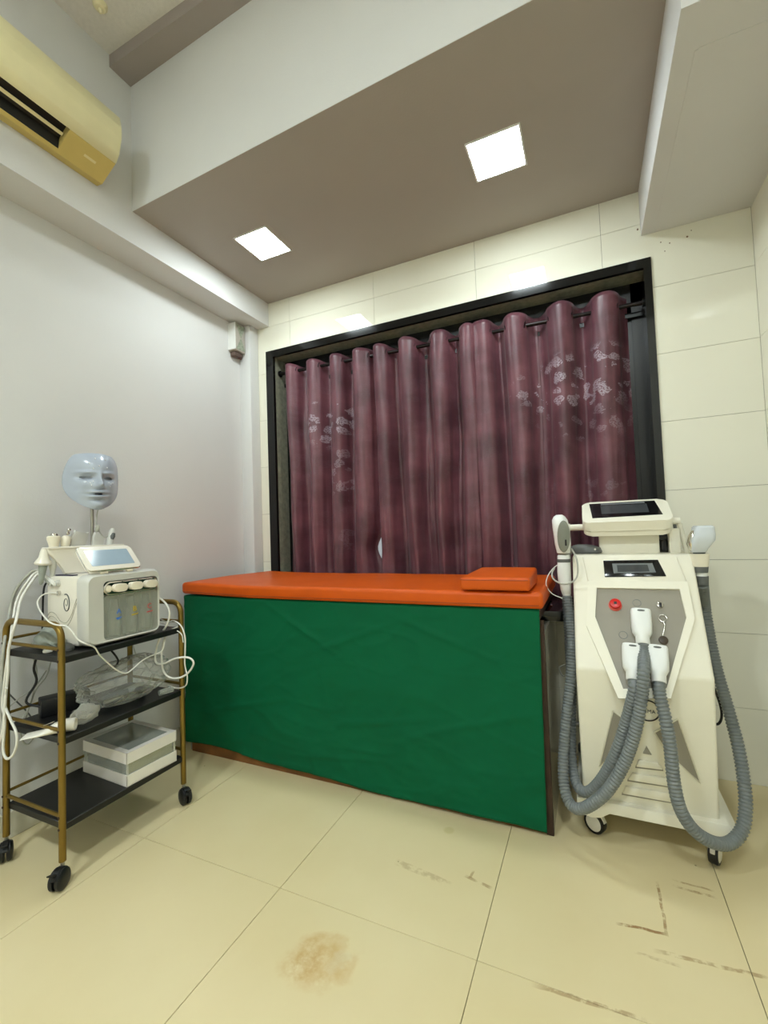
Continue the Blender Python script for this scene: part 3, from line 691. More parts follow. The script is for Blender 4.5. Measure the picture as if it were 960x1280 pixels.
# lower front: emblem, wings and louvres
c = lo(809.5, 888); Xl = Vector((1, 0, 0)); Yl = NL.cross(Xl); Yl = Yl if Yl.z > 0 else -Yl
lg = add('emblem_ring', tube([c + NL * .0012 + (Xl * math.cos(k * math.pi / 20) + Yl * math.sin(k * math.pi / 20)) * .0335 for k in range(41)], .0022, 6), 'black_plastic', lm)
text_mesh('MA', .016, c + NL * .001 + Xl * .010 - Yl * .003, Xl, Yl, 'cuff_grey', 'lettering', lg)
for px in ([(766, 888), (784.5, 902), (772, 934), (749, 957)], [(847.5, 898), (875.5, 978), (833, 939), (818, 915)]):
    wg = slabp('wing_panel', px, 0, .002, 'machine_grey', fn=lo, nrm=NL, smooth=0)
    cx = sum(p[0] for p in px) / 4; cy = sum(p[1] for p in px) / 4
    pts = [lo(*q) + NL * .002 for q in px + px[:1]]
    add('border', tube(pts, .0028, 6), 'machine_edge', wg)
slabp('emblem_wedge', [(808, 932), (814.5, 943), (803.5, 941)], 0, .004, 'machine_grey', fn=lo, nrm=NL, smooth=0)
for px in ([(798, 949), (822, 952.5), (828, 960.5), (795, 956.5)], [(790, 965), (833, 971.5), (838, 981.5), (785, 973)], [(782, 981.5), (847, 991.5), (854, 1003.5), (778, 990)]):
    lv = slabp('louvre', px, 0, .009, 'machine_white', fn=lo, nrm=NL, r=.0015)
    a, b = Vector(px[3] + (0,)), Vector(px[2] + (0,))
    slabp('louvre_painted_shadow', [px[3], px[2], (px[2][0] + 1.2, px[2][1] + 3.2), (px[3][0] - 1, px[3][1] + 3.2)], 0, .001, 'machine_grey', lv, fn=lo, nrm=NL, smooth=0)  # flat grey strip, the shadow under each louvre put into colour
# neck and tilted head
add('neck', box(.028, .232, 1.955, 2.04, .945, 1.04, .006, 2), 'machine_white', lm)
add('neck_bracket', box(.262, .298, 1.95, 2.02, .945, 1.04, .006, 2), 'machine_white', lm)
add('cable_bay', box(.232, .262, 1.99, 2.035, .948, 1.035), 'bezel_black', lm, smooth=0)
add('connector_block', box(.236, .258, 1.965, 1.992, .955, .998, .004, 1), 'black_plastic', lm)
yf = 1.88
A0, A1 = ony(728, 655, yf), ony(843, 648, yf)
ux = Vector((1, 0, 0)); tilt = math.radians(27); dv = Vector((0, math.cos(tilt), math.sin(tilt))); nh = Vector((0, -math.sin(tilt), math.cos(tilt)))
hx0, hx1, hz = A0.x, A1.x, (A0.z + A1.z) / 2
print('head', hx0, hx1, hz)
o0 = Vector((0, yf, hz)); HD = .185; TH = .062
def rrect(x0, x1, d0, d1, r, h, n=6):
    pts = []
    for (cx, cd, a0) in ((x1 - r, d1 - r, 0), (x0 + r, d1 - r, 90), (x0 + r, d0 + r, 180), (x1 - r, d0 + r, 270)):
        for k in range(n + 1):
            a = math.radians(a0 + 90 * k / n); pts.append(o0 + ux * (cx + r * math.cos(a)) + dv * (cd + r * math.sin(a)) + nh * h)
    return pts
hd = add('head', prism(rrect(hx0, hx1, 0, HD, .03, -.040), nh * .040, .006, 3), 'machine_white', lm)
add('head_lower_shell', prism(rrect(hx0 + .003, hx1 - .003, .003, HD - .003, .03, -TH), nh * (TH - .042), .008, 3), 'machine_white', hd)
pl_ = nh; ph_ = o0
hp = lambda u, v: onpl(u, v, ph_, pl_)
slabp('bezel', [(736.5, 630.5), (818, 626), (828.5, 643), (740.5, 648)], 0, .0015, 'bezel_black', hd, fn=hp, nrm=nh)
slabp('screen', [(750.5, 633), (808, 630), (811.5, 640.5), (752, 643)], .0015, .0006, 'screen_dark', hd, fn=hp, nrm=nh, smooth=0)
slabp('status_strip', [(751, 630.4), (805, 627.6), (806, 629.2), (751, 632)], .0015, .0006, 'screen_strip', hd, fn=hp, nrm=nh, smooth=0)
# side arms with handpiece cradles
zl = 1.045
ar = add('side_arm', tube([(hx0 + .01, 1.97, zl + .01), (-.085, 1.97, zl + .01)], .0125, 14), 'machine_white', lm)
add('arm_collar', tube([(-.075, 1.97, zl + .01), (-.092, 1.97, zl + .01)], .016, 14), 'machine_white', ar)
ar = add('side_arm', tube([(hx1 - .01, 1.97, zl + .022), (hx1 + .03, 1.97, zl + .022)], .013, 14), 'machine_white', lm)
add('arm_post', tube([(hx1 + .012, 1.97, zl + .012), (hx1 + .024, 1.985, .948)], .006, 10), 'cuff_grey', ar)
add('arm_post', tube([(hx1 + .028, 1.97, zl + .012), (hx1 + .048, 1.985, .948)], .009, 10), 'machine_white', ar)
add('cradle', tube([(.30, 1.99, .955), (.37, 1.99, .955)], .010, 10), 'machine_white', ar)
# three plugs
plug_px = [(800, 766, 803, 809), (790, 809, 791, 853), (820, 811, 822.5, 856)]
plugs = []
for (u0, v0, u1, v1) in plug_px:
    a = up(u0, v0); b = up(u1, v1)
    a = a + NU * .03; b = b + NU * .035
    ax = (b - a).normalized(); sd = Vector((1, 0, 0)); sd = (sd - ax * sd.dot(ax)).normalized(); up_ = sd.cross(ax); up_ = up_ if up_.dot(NU) > 0 else -up_
    Ln = (b - a).length; t = bmesh.new(); rows = []
    for (s, w_, h0, h1, pw) in ((0, .029, -.028, .014, 3.6), (.05, .0305, -.034, .017, 3.6), (.45, .0305, -.034, .020, 3.2), (.66, .029, -.030, .021, 2.6), (.78, .023, -.021, .021, 2.2), (.80, .0205, -.0205, .0205, 2), (1.0, .0205, -.0205, .0205, 2), (1.02, .019, -.019, .019, 2)):
        ring = []
        for k in range(24):
            an = 2 * math.pi * k / 24; cx = math.copysign(abs(math.cos(an)) ** (2 / pw), math.cos(an)); cz = math.copysign(abs(math.sin(an)) ** (2 / pw), math.sin(an))
            ring.append(t.verts.new(a + ax * Ln * s + sd * cx * w_ + up_ * ((h1 + h0) / 2 + cz * (h1 - h0) / 2)))
        rows.append(ring)
    for p, q in zip(rows, rows[1:]):
        for k in range(24): t.faces.new((p[k], p[(k + 1) % 24], q[(k + 1) % 24], q[k]))
    t.faces.new(rows[0]); t.faces.new(rows[-1][::-1])
    pg = add('hose_plug', t, 'plug_white', lm)
    sl = [a + ax * (.010 + .003 * math.sin(k * math.pi / 8)) + sd * .011 * math.cos(k * math.pi / 8) + up_ * .012 for k in range(16)]
    add('release_slot', prism(sl, up_ * .007), 'cuff_grey', pg, smooth=0)
    plugs.append((a + ax * Ln, ax))
# ribbed hoses and handpieces
def ribbed(P, r, pitch=.0105):
    P = resample(smooth_path(P, .004), pitch / 3); R = [(r if i % 3 != 1 else r * 1.10) if i % 3 != 2 else r * 1.10 for i in range(len(P))]
    R = [r * .86 if i % 3 == 0 else r * 1.06 for i in range(len(P))]
    return tube(P, R, 14)
HR = .0172
# handpiece in the left cradle
h1 = thing('laser_handpiece', (-.108, 1.86, .84), 'white laser handpiece with a grey oval grip in the cradle beside the couch', 'handpiece', 'laser handpieces on ribbed hoses')
yh = 1.86
def hpt(u, v, y=yh): return ony(u, v, y)
def loft(rows, n=24, pw=2.6):
    t = bmesh.new(); rr = []
    for (c, sx, sy) in rows:
        ring = []
        for k in range(n):
            an = 2 * math.pi * k / n; cx = math.copysign(abs(math.cos(an)) ** (2 / pw), math.cos(an)); cy = math.copysign(abs(math.sin(an)) ** (2 / pw), math.sin(an))
            ring.append(t.verts.new(Vector(c) + Vector((cx * sx, cy * sy, 0))))
        rr.append(ring)
    for p, q in zip(rr, rr[1:]):
        for k in range(n): t.faces.new((p[k], p[(k + 1) % n], q[(k + 1) % n], q[k]))
    t.faces.new(rr[0][::-1]); t.faces.new(rr[-1]); return t
def pz_(u, v): p = hpt(u, v); return p
rows = [(pz_(704.5, 691), .024, .028), (pz_(703.5, 680), .029, .036), (pz_(701.5, 660), .031, .042), (pz_(699.5, 650), .028, .038), (pz_(699, 645.5), .020, .028), (pz_(699, 643.5), .010, .016)]
hb = add('head_shell', loft(rows), 'plug_white', h1)
ec = hpt(704.5, 670.5, yh - .043)
t = bmesh.new(); bmesh.ops.create_uvsphere(t, u_segments=24, v_segments=12, radius=1)
for v in t.verts: v.co = ec + Vector((v.co.x * .0225 + .002 * v.co.z, v.co.y * .007, v.co.z * .060 * (1 if abs(v.co.z) < 1 else 1)))
gp = add('grip_panel', t, 'grip_grey', hb)
add('trigger', box(ec.x + .004, ec.x + .010, ec.y - .009, ec.y - .004, ec.z - .035, ec.z - .012, .001, 1), 'black_plastic', hb)
add('neck_ring', lathe([(.019, 0), (.021, .004), (.019, .008)], hpt(704.5, 692) - Vector((0, 0, .004)), (0, 0, 1), 20), 'zinc', h1)
rows = [(pz_(706, 728), .0235, .026), (pz_(705, 715), .0245, .027), (pz_(704.5, 695), .0225, .025), (pz_(704.5, 693.5), .020, .022)]
bl = add('barrel', loft(rows), 'plug_white', h1)
add('barrel_band', loft([(pz_(704.8, 702.5), .0245, .027), (pz_(704.6, 698.5), .0245, .027)]), 'cuff_grey', bl)
rows = [(pz_(708.5, 745), .012, .013), (pz_(708, 741.5), .0165, .018), (pz_(707, 737), .0185, .020), (pz_(706.3, 728), .0205, .022)]
add('cuff', loft(rows, pw=2.2), 'plug_white', h1)
a1 = hpt(708.5, 745)
P1 = [a1, ony(712, 770, 1.84), ony(714.5, 810, 1.80), ony(713, 850, 1.77), ony(708, 895, 1.73), ony(704.5, 940, 1.70), ony(704.5, 975, 1.665), ony(710, 1000, 1.63), ony(722, 1011, 1.60), ony(740, 1005, 1.575), ony(762, 985, 1.56), ony(782, 950, 1.56), ony(795, 910, 1.56), ony(802, 870, 1.565), ony(804.5, 840, 1.58), plugs[0][0] + plugs[0][1] * .03, plugs[0][0] - plugs[0][1] * .004]
add('hose', ribbed(P1, HR), 'hose_grey', h1, smooth=60)
# handpiece lying on top of the machine
h2 = thing('laser_handpiece', (-.03, 1.93, .95), 'grey handpiece lying on the machine top beside the tilted head', 'handpiece', 'laser handpieces on ribbed hoses')
g0 = onz(719, 694, .951); 
t = loft([((-.018, 1.955, .952), .052, .026), ((-.018, 1.955, .958), .056, .030), ((-.022, 1.955, .974), .054, .028), ((-.030, 1.955, .984), .036, .020), ((-.034, 1.955, .987), .018, .012)])
for v in t.verts: v.co.x += 0
add('body_shell', t, 'cuff_grey', h2)
add('badge', lathe([(.004, 0), (.004, .001), (0, .001)], (.012, 1.9245, .968), (0, -1, .1), 12), 'key_metal', h2)
P2 = [Vector((-.066, 1.965, .966)), Vector((-.100, 1.965, .950)), Vector((-.108, 1.95, .90)), Vector((-.100, 1.92, .80)), ony(714, 850, 1.84), ony(714, 900, 1.80), ony(714.5, 945, 1.745), ony(719, 975, 1.69), ony(728, 989, 1.655), ony(740, 987, 1.635), ony(756, 968, 1.615), ony(771, 937, 1.60), ony(783, 900, 1.60), plugs[1][0] + plugs[1][1] * .035, plugs[1][0] - plugs[1][1] * .004]
add('hose', ribbed(P2, HR * .95), 'hose_grey', h2, smooth=60)
# handpiece in the right cradle
h3 = thing('laser_handpiece', (.36, 1.98, .85), 'pale blue white handpiece in the cradle by the tiled wall', 'handpiece', 'laser handpieces on ribbed hoses')
yh = 1.985
rows = [(pz_(872.5, 690), .021, .026), (pz_(873, 685), .025, .036), (pz_(876.5, 675), .034, .052), (pz_(878.3, 668), .031, .052), (pz_(878.5, 659), .028, .046), (pz_(878.5, 657), .023, .038)]
hb = add('head_shell', loft(rows, pw=5), 'handpiece_blue', h3)
t = loft([(pz_(864, 688), .006, .02), (pz_(862.5, 680), .012, .03), (pz_(864.5, 671), .012, .03), (pz_(868, 663), .008, .02)])
add('light_window', t, 'chrome', hb)
add('neck_ring', loft([(pz_(874, 692), .018, .018), (pz_(874, 688), .018, .018)], pw=2), 'cuff_grey', h3)
bl = add('barrel', loft([(pz_(875.5, 708), .0225, .025), (pz_(874.5, 692), .0285, .03)]), 'cap_cream', h3)
add('barrel_band', loft([(pz_(876, 715.5), .020, .022), (pz_(876, 708), .0215, .023)]), 'cuff_grey', bl)
add('cuff', loft([(pz_(878, 731), .018, .018), (pz_(877.5, 720), .019, .019)], pw=2), 'cuff_grey', h3)
add('cuff_gap', loft([(pz_(877, 721), .017, .017), (pz_(876.5, 714), .017, .017)], pw=2), 'plug_white', h3)
P3 = [pz_(878, 730), ony(881.5, 760, 1.975), ony(888, 800, 1.94), ony(897, 840, 1.89), ony(910, 885, 1.84), ony(922, 930, 1.79), ony(929, 970, 1.745), ony(932, 1008, 1.705), ony(927, 1038, 1.67), ony(911, 1054, 1.635), ony(889, 1052, 1.595), ony(866, 1036, 1.565), ony(850, 1010, 1.55), ony(842, 975, 1.55), ony(838, 935, 1.555), ony(832, 900, 1.565), plugs[2][0] + plugs[2][1] * .035, plugs[2][0] - plugs[2][1] * .004]
for i, p in enumerate(P3): P3[i] = Vector((p.x, p.y, max(p.z, HR * 1.06)))
add('hose', ribbed(P3, HR), 'hose_grey', h3, smooth=60)
# thin sensor lead looped over the left cradle, mains lead at the right flank
add('sensor_lead', tube(smooth_path([(-.075, 1.935, .954), (-.069, 1.85, .975), ony(721, 700, 1.80), ony(722, 718, 1.795), ony(716, 727, 1.795), ony(703, 730, 1.80), ony(692, 724, 1.82), ony(690, 716, 1.84), ony(693, 710, 1.85)], .006), .0032, 8), 'cord_grey', label='thin grey lead looped around the handpiece with the oval grip', cat='cable')
add('thin_cable', tube(smooth_path([ony(703, 748, 1.835), ony(690, 742, 1.84), ony(683, 732, 1.84), ony(684, 722, 1.86), ony(690, 712, 1.88), ony(697, 706, 1.895)], .006), .0018, 6), 'cord_white', label='thin white cable hanging in a loop between couch and handpiece', cat='cable')
add('drop_cable', tube(smooth_path([ony(712.5, 690, 1.93), ony(713, 730, 1.93), ony(711.5, 770, 1.93), ony(706.5, 800, 1.93), ony(708, 838, 1.93), ony(704, 845, 1.93), ony(699, 836, 1.93), ony(703, 832, 1.93), ony(711, 830, 1.935)], .006), .0026, 8), 'cord_grey', label='thin grey cable hanging with a knot beside the machine flank', cat='cable')
add('mains_lead', tube(smooth_path([(.325, 2.02, .58), (.345, 2.02, .56), ony(900, 880, 2.02), ony(897.5, 905, 2.02), (.335, 2.04, .33), (.322, 2.05, .25)], .006), .0045, 8), 'cord_black', lm)
sd = add('side_fitting', lathe([(.012, 0), (.012, .012), (.008, .014), (.008, .022)], (-.066, 1.9, .30), (-1, 0, 0), 14), 'zinc', lm)
add('side_fitting', lathe([(.018, 0), (.018, .014), (.010, .018)], (-.066, 1.88, .22), (-1, 0, 0), 14), 'cuff_grey', lm)
# ================================================================== TROLLEY
CX0, CX1, CY0, CY1 = -1.865, -1.55, .88, 1.34
tr = thing('trolley', ((CX0 + CX1) / 2, (CY0 + CY1) / 2, 0), 'three-tier trolley with gold tube frame and black shelves beside the painted wall', 'trolley')
TR = .0105
for y in (CY0, CY1):
    zt = .805; r = .045; P = [(CX0, y, .075)]
    P += [(CX0 + r - r * math.cos(a), y, zt - r + r * math.sin(a)) for a in [math.pi / 2 * k / 8 for k in range(9)]]
    P += [(CX1 - r + r * math.sin(a), y, zt - r + r * math.cos(a)) for a in [math.pi / 2 * k / 8 for k in range(9)]]
    P += [(CX1, y, .075)]
    add('end_frame', tube(P, TR, 14), 'gold_tube', tr, smooth=60)
SHZ = (.704, .450, .186)
for z in SHZ:
    sh = add('shelf', box(CX0 + .006, CX1 + .004, CY0 + .004, CY1 - .004, z - .022, z, .002, 1), 'black_shelf', tr)
    for y in (CY0, CY1): add('end_rail', tube([(CX0, y, z + .024), (CX1, y, z + .024)], .006, 10), 'gold_tube', tr)
    add('back_rail', tube([(CX0, CY0, z + .036), (CX0, CY1, z + .036)], .005, 10), 'gold_tube', tr)
    for x in (CX0, CX1):
        for y in (CY0,): 
            for dz in (-.012, .024): add('screw', lathe([(.004, 0), (.004, .002), (.002, .003)], (x, y - TR + .0005, z + dz), (0, -1, 0), 10), 'dark_wood', tr)
for (x, y, a) in ((CX1, CY0, -1.15), (CX0, CY0, -.55), (CX1, CY1, -.35), (CX0, CY1, 1.2)):
    d = Vector((math.cos(a), math.sin(a), 0)); c = Vector((x, y, .031)) + d * .014; ax = Vector((-d.y, d.x, 0))
    wh = None
    for s in (-1, 1):
        q = lathe([(0, 0), (.012, .001), (.026, .003), (.0305, .007), (.0305, .015), (.029, .017)], c + ax * s * .021, ax * -s, 22)
        if wh is None: wh = add('caster', q, 'caster_black', tr)
        else: add('wheel', q, 'caster_black', wh)
    hood = [c + Vector((0, 0, 0)) + d * (.033 * math.cos(k)) + Vector((0, 0, .033 * math.sin(k))) for k in [math.radians(20 + 16 * i) for i in range(12)]]
    hood += [c + d * (-.012), c + d * (.012)]
    add('hood', prism([p - ax * .010 for p in hood], ax * .020, .002, 1), 'caster_black', wh)
    add('brake_tab', prism([c + d * .022 + Vector((0, 0, .026)) + ax * .008, c + d * .022 + Vector((0, 0, .026)) - ax * .008, c + d * .042 + Vector((0, 0, .034)) - ax * .008, c + d * .042 + Vector((0, 0, .034)) + ax * .008], (0, 0, .004)), 'caster_black', wh, smooth=0)
    add('stem', tube([(x, y, .055), (x, y, .080)], .006, 10), 'zinc', wh)
# ------------------------------------------------------------------ facial device (own frame: w along the front, n out of the front)
DA = math.radians(-2); DN = Vector((math.cos(DA), math.sin(DA), 0)); DW = Vector((-DN.y, DN.x, 0)); DO = Vector((-1.556, .962, SHZ[0] + .005))
DWID, DDEP, DH = .284, .245, .245
def dp(a, b, h): return DO + DW * a - DN * b + Vector((0, 0, h))       # a right along front, b backwards, h up
dev = thing('facial_machine', dp(DWID / 2, DDEP / 2, -.006), 'white hydra facial machine with tilted touch screen and three bottles on the trolley', 'facial machine')
def dbox(a0, a1, b0, b1, h0, h1, r=0, seg=3, pick=None):
    t = bmesh.new(); bmesh.ops.create_cube(t, size=1)
    for v in t.verts: v.co = Vector(((a0 + a1) / 2 + v.co.x * (a1 - a0), (b0 + b1) / 2 + v.co.y * (b1 - b0), (h0 + h1) / 2 + v.co.z * (h1 - h0)))
    if r:
        e = [q for q in t.edges if pick is None or pick(q)]
        bmesh.ops.bevel(t, geom=e, offset=r, segments=seg, profile=.5, affect='EDGES', clamp_overlap=True)
    for v in t.verts: v.co = dp(*v.co)
    return t
def dpoly(pts, b, depth, r=0):  # polygon in (a,h) swept along depth
    return prism([dp(a, b, h) for a, h in pts], -DN * depth, r, 2)
# side shell and silver front shell with an open bay
add('rear_shell', dbox(.002, DWID - .002, .052, DDEP, 0, DH - .004, .012), 'device_white', dev)
fs = dbox(0, DWID, 0, .05, 0, DH, .022, 4, pick=lambda q: abs(q.verts[0].co.y - q.verts[1].co.y) > .01)
# front shell as a frame: outer ring and inner bay outline
fs.free()
def rr2(a0, a1, h0, h1, r, n=5):
    pts = []
    for (ca, ch, s) in ((a1 - r, h1 - r, 0), (a0 + r, h1 - r, 90), (a0 + r, h0 + r, 180), (a1 - r, h0 + r, 270)):
        for k in range(n + 1): an = math.radians(s + 90 * k / n); pts.append((ca + r * math.cos(an), ch + r * math.sin(an)))
    return pts
ro, ri = rr2(0, DWID, 0, DH, .028), rr2(.060, DWID - .014, .012, DH - .028, .016)
t = bmesh.new(); n_ = len(ro)
lay = []
for pts, b in ((ro, .052), (ro, .012), ([(a * .94 + DWID * .03, h * .94 + DH * .03) for a, h in ro], 0.0), (ri, 0.002), (ri, .045)): lay.append([t.verts.new(dp(a, b, h)) for a, h in pts])
for p, q in zip(lay, lay[1:]):
    for k in range(n_): t.faces.new((p[k], p[(k + 1) % n_], q[(k + 1) % n_], q[k]))
t.faces.new(lay[-1]); t.faces.new(lay[0][::-1])
fsh = add('front_shell', t, 'device_silver', dev, smooth=50)
add('bay_lining', dpoly(ri, .044, .001), 'liner_grey', dev, smooth=0)
add('manifold', dpoly(rr2(.062, DWID - .016, DH - .078, DH - .032, .020), .030, .014), 'green_liner', dev)
add('manifold_rim', tube([dp(a, .001, h) for a, h in rr2(.063, DWID - .018, DH - .077, DH - .033, .021)] + [dp(*((rr2(.063, DWID - .018, DH - .077, DH - .033, .021)[0][0], .001, rr2(.063, DWID - .018, DH - .077, DH - .033, .021)[0][1])))], .003, 8), 'chrome', dev)
add('red_end', dpoly(rr2(DWID - .045, DWID - .020, DH - .070, DH - .040, .010), .026, .004), 'dark_red', dev)
add('knob', lathe([(.012, 0), (.014, .006), (.013, .016), (.009, .020), (0, .020)], dp(.078, .018, DH - .055), DN, 18), 'cap_cream', dev)
for i, (m_, ch) in enumerate((('blue_mark', 'A'), ('yellow_mark', 'B'), ('red_mark', 'C'))):
    a = .112 + .060 * i
    pr = [(.022, .018), (.024, .022), (.0245, .06), (.022, .10), (.014, .128), (.013, .150)]
    bt = add('bottle', lathe(pr, dp(a, .024, 0), (0, 0, 1), 20), 'bottle_clear', dev)
    cp = rr2(a - .024, a + .024, DH - .068, DH - .040, .0135)
    add('bottle_cap', dpoly(cp, .003, -.022, .004), 'cap_cream', bt)
    text_mesh(ch, .026, dp(a, -.0018, .105), DW, (0, 0, 1), m_, 'letter', bt)
    add('mark', dpoly([(a - .012, .084), (a + .013, .086), (a + .004, .080), (a - .004, .076)] if i == 0 else [(a - .012, .086), (a + .014, .088), (a + .012, .084), (a - .011, .082)], -.0006, -.0008), m_, bt, smooth=0)
add('bay_cover', dpoly(rr2(.061, DWID - .015, .012, DH - .080, .012), .003, .002), 'clear_acrylic', dev)
for a in (.142, .202): add('bay_divider', dbox(a - .0015, a + .0015, .006, .043, .014, DH - .082), 'clear_acrylic', dev, smooth=0)
# left flank: swirl, waves, ports
def sidep(b, h, out=.0006): return dp(.002 - out, b, h)
sw = [sidep(.118 + .022 * (1 - k / 60) ** .8 * math.cos(k * .19 + 1.2), .146 + .034 * (1 - k / 60) ** .8 * math.sin(k * .19 + 1.2), .001) for k in range(58)]
add('swirl_mark', tube(sw, [.0022 * (1 - k / 75) for k in range(58)], 6), 'cuff_grey', dev)
for dz in (0, -.014):
    wv = smooth_path([sidep(b, h + dz, .0008) for b, h in ((.236, .098), (.215, .112), (.185, .106), (.155, .084), (.120, .080), (.090, .105), (.070, .14), (.056, .165))], .006)
    add('wave_line', tube(wv, .0011, 5), 'line_grey', dev)
add('vent_strip', dbox(.012, .030, .10, .205, DH - .0055, DH - .0005), 'navy_strip', dev, smooth=0)
for (b, h) in ((.165, .216), (.200, .214)):
    pt = add('port', lathe([(.012, 0), (.012, .006), (.009, .008), (.009, .014)], sidep(b, h, -.002), -DW, 14), 'device_silver', dev)
add('port_ring', lathe([(.008, 0), (.008, .009), (.005, .010)], sidep(.158, .182, -.001), -DW, 14), 'chrome', dev)
# tilting tablet
tl = math.radians(47)
tu = (Vector((0, 0, 1)) * math.sin(tl) - DN * math.cos(tl)).normalized(); tn = DW.cross(tu); tn = tn if tn.dot(DN) > 0 else -tn
T0 = dp(.098, .012, DH + .006)
def tpt(a, s, o=0): return T0 + DW * a + tu * s + tn * o
def trr(a0, a1, s0, s1, r, o, n=5): return [tpt(a, s, o) for a, s in rr2(a0, a1, s0, s1, r, n)]
TWd = .196
tb = add('tablet', prism(trr(-TWd / 2 + .01, TWd / 2 + .01, 0, .110, .016, 0), tn * .013, .004, 2), 'device_white', dev)
add('screen', prism(trr(-TWd / 2 + .03, TWd / 2 - .010, .018, .092, .003, .0132), tn * .0006), 'tablet_screen', tb, smooth=0)
add('screen_rim', tube(trr(-TWd / 2 + .0105, TWd / 2 + .0095, .0005, .1095, .016, .0065) + trr(-TWd / 2 + .0105, TWd / 2 + .0095, .0005, .1095, .016, .0065)[:1], .0025, 6), 'chrome', tb)
add('tablet_stand', prism([dp(.07, .03, DH - .004), dp(.07, .115, DH - .004), dp(.07, .095, DH + .055), dp(.07, .078, DH + .058)], DW * .085, .003, 2), 'device_white', dev)
add('hinge', tube([dp(.150, .012, DH + .004), dp(.172, .012, DH + .004)], .006, 10), 'cap_cream', dev)
add('hinge', tube([dp(.055, .012, DH + .004), dp(.080, .012, DH + .004)], .005, 10), 'cap_cream', dev)
# accessory tray behind, cups and handpieces
tray_b = .190; XT = DO.x - tray_b
def aw(u, v=690): return onx(u, v, XT).y - DO.y          # place along the tray
def hw(v, u=100): return onx(u, v, XT).z - DO.z - DH      # height above the shell
tt = hw(683)
tp = [(aw(57), tt), (aw(151), tt), (aw(151), tt - .018), (aw(135), tt - .030), (aw(120), .004), (aw(105), 0), (aw(78), 0), (aw(76), .018), (aw(72), tt - .055), (aw(66), tt - .040), (aw(60), tt - .022)]
ty = add('accessory_tray', dpoly([(a, DH + h) for a, h in tp], tray_b, .016, .004), 'device_white', dev)
add('tray_shelf', prism([dp(aw(57), tray_b - .005, DH + tt - .006), dp(aw(151), tray_b - .005, DH + tt - .006), dp(aw(151), tray_b + .040, DH + tt - .006), dp(aw(57), tray_b + .040, DH + tt - .006)], (0, 0, .008), .002, 1), 'device_white', ty)
def tool(u, h, prof, m_, tiltv=(0, 0, 1), name='applicator', parent=dev, n=18, db=.02): return add(name, lathe(prof, dp(aw(u), tray_b + db, DH + tt + h), tiltv, n), m_, parent)
x1 = tool(68.5, 0, [(.014, 0), (.016, .012), (.021, .030), (.021, .038), (.017, .042)], 'cap_cream')
tool(69, .041, [(.012, 0), (.012, .005), (.009, .010), (0, .011)], 'chrome', name='tip', parent=x1)
x1 = tool(82, 0, [(.012, 0), (.015, .012), (.016, .034), (.010, .042)], 'cap_cream', (.05, .15, 1))
for (du, dh) in ((4, .050), (5.5, .063)):
    t = bmesh.new(); bmesh.ops.create_uvsphere(t, u_segments=12, v_segments=8, radius=.0068)
    c = dp(aw(82 + du), tray_b + .02, DH + tt + dh)
    for v in t.verts: v.co += c
    add('roller_ball', t, 'chrome', x1)
for pts in ([(88, 683), (91, 672), (95.5, 662), (100, 666), (108, 667.5), (112, 665), (110.5, 674), (107, 683)], [(116, 683), (118, 672), (120, 665), (126, 669), (132, 674), (129, 683)]):
    x1 = add('clamp', dpoly([(aw(u), DH + hw(v)) for u, v in pts], tray_b + .018, .014, .003), 'device_silver', dev)
x1 = tool(137, 0, [(.013, 0), (.014, .020), (.010, .034), (.012, .052), (.007, .066), (.003, .070)], 'device_silver', tuple(DW * .22 + Vector((0, 0, 1))))
tool(139.5, .034, [(.006, -.012), (.009, .0), (.006, .014)], 'cuff_grey', tuple(DW * .3 + Vector((0, 0, 1))), name='switch', parent=x1, db=.010)
# funnel cups hanging at the left of the tray
x1 = add('funnel_cup', lathe([(.010, .0), (.024, .004), (.027, .010), (.024, .016), (.016, .028), (.013, .052), (.010, .060)], dp(aw(57), tray_b + .03, DH + hw(704)), (.10, .05, 1), 20), 'device_white', dev)
add('cup_stem', lathe([(.003, -.068), (.007, -.060), (.012, -.015), (.014, .004)], dp(aw(57), tray_b + .03, DH + hw(704)), (.10, .05, 1), 14), 'fabric_grey', x1)
for (u, v0) in ((68.5, 704), (88, 694)):
    add('funnel_cup', lathe([(.005, -.050), (.009, -.02), (.013, .0), (.013, .02)], dp(aw(u), tray_b + .026, DH + hw(v0)), (.08, 0, 1), 16), 'device_silver', dev)
# mask post
mp0 = onx(115.5, 690, -1.792); mp0.z = DO.z + DH - .004
add('mask_post', tube([mp0, Vector((mp0.x, mp0.y, 1.27))], .0065, 14), 'zinc', dev)
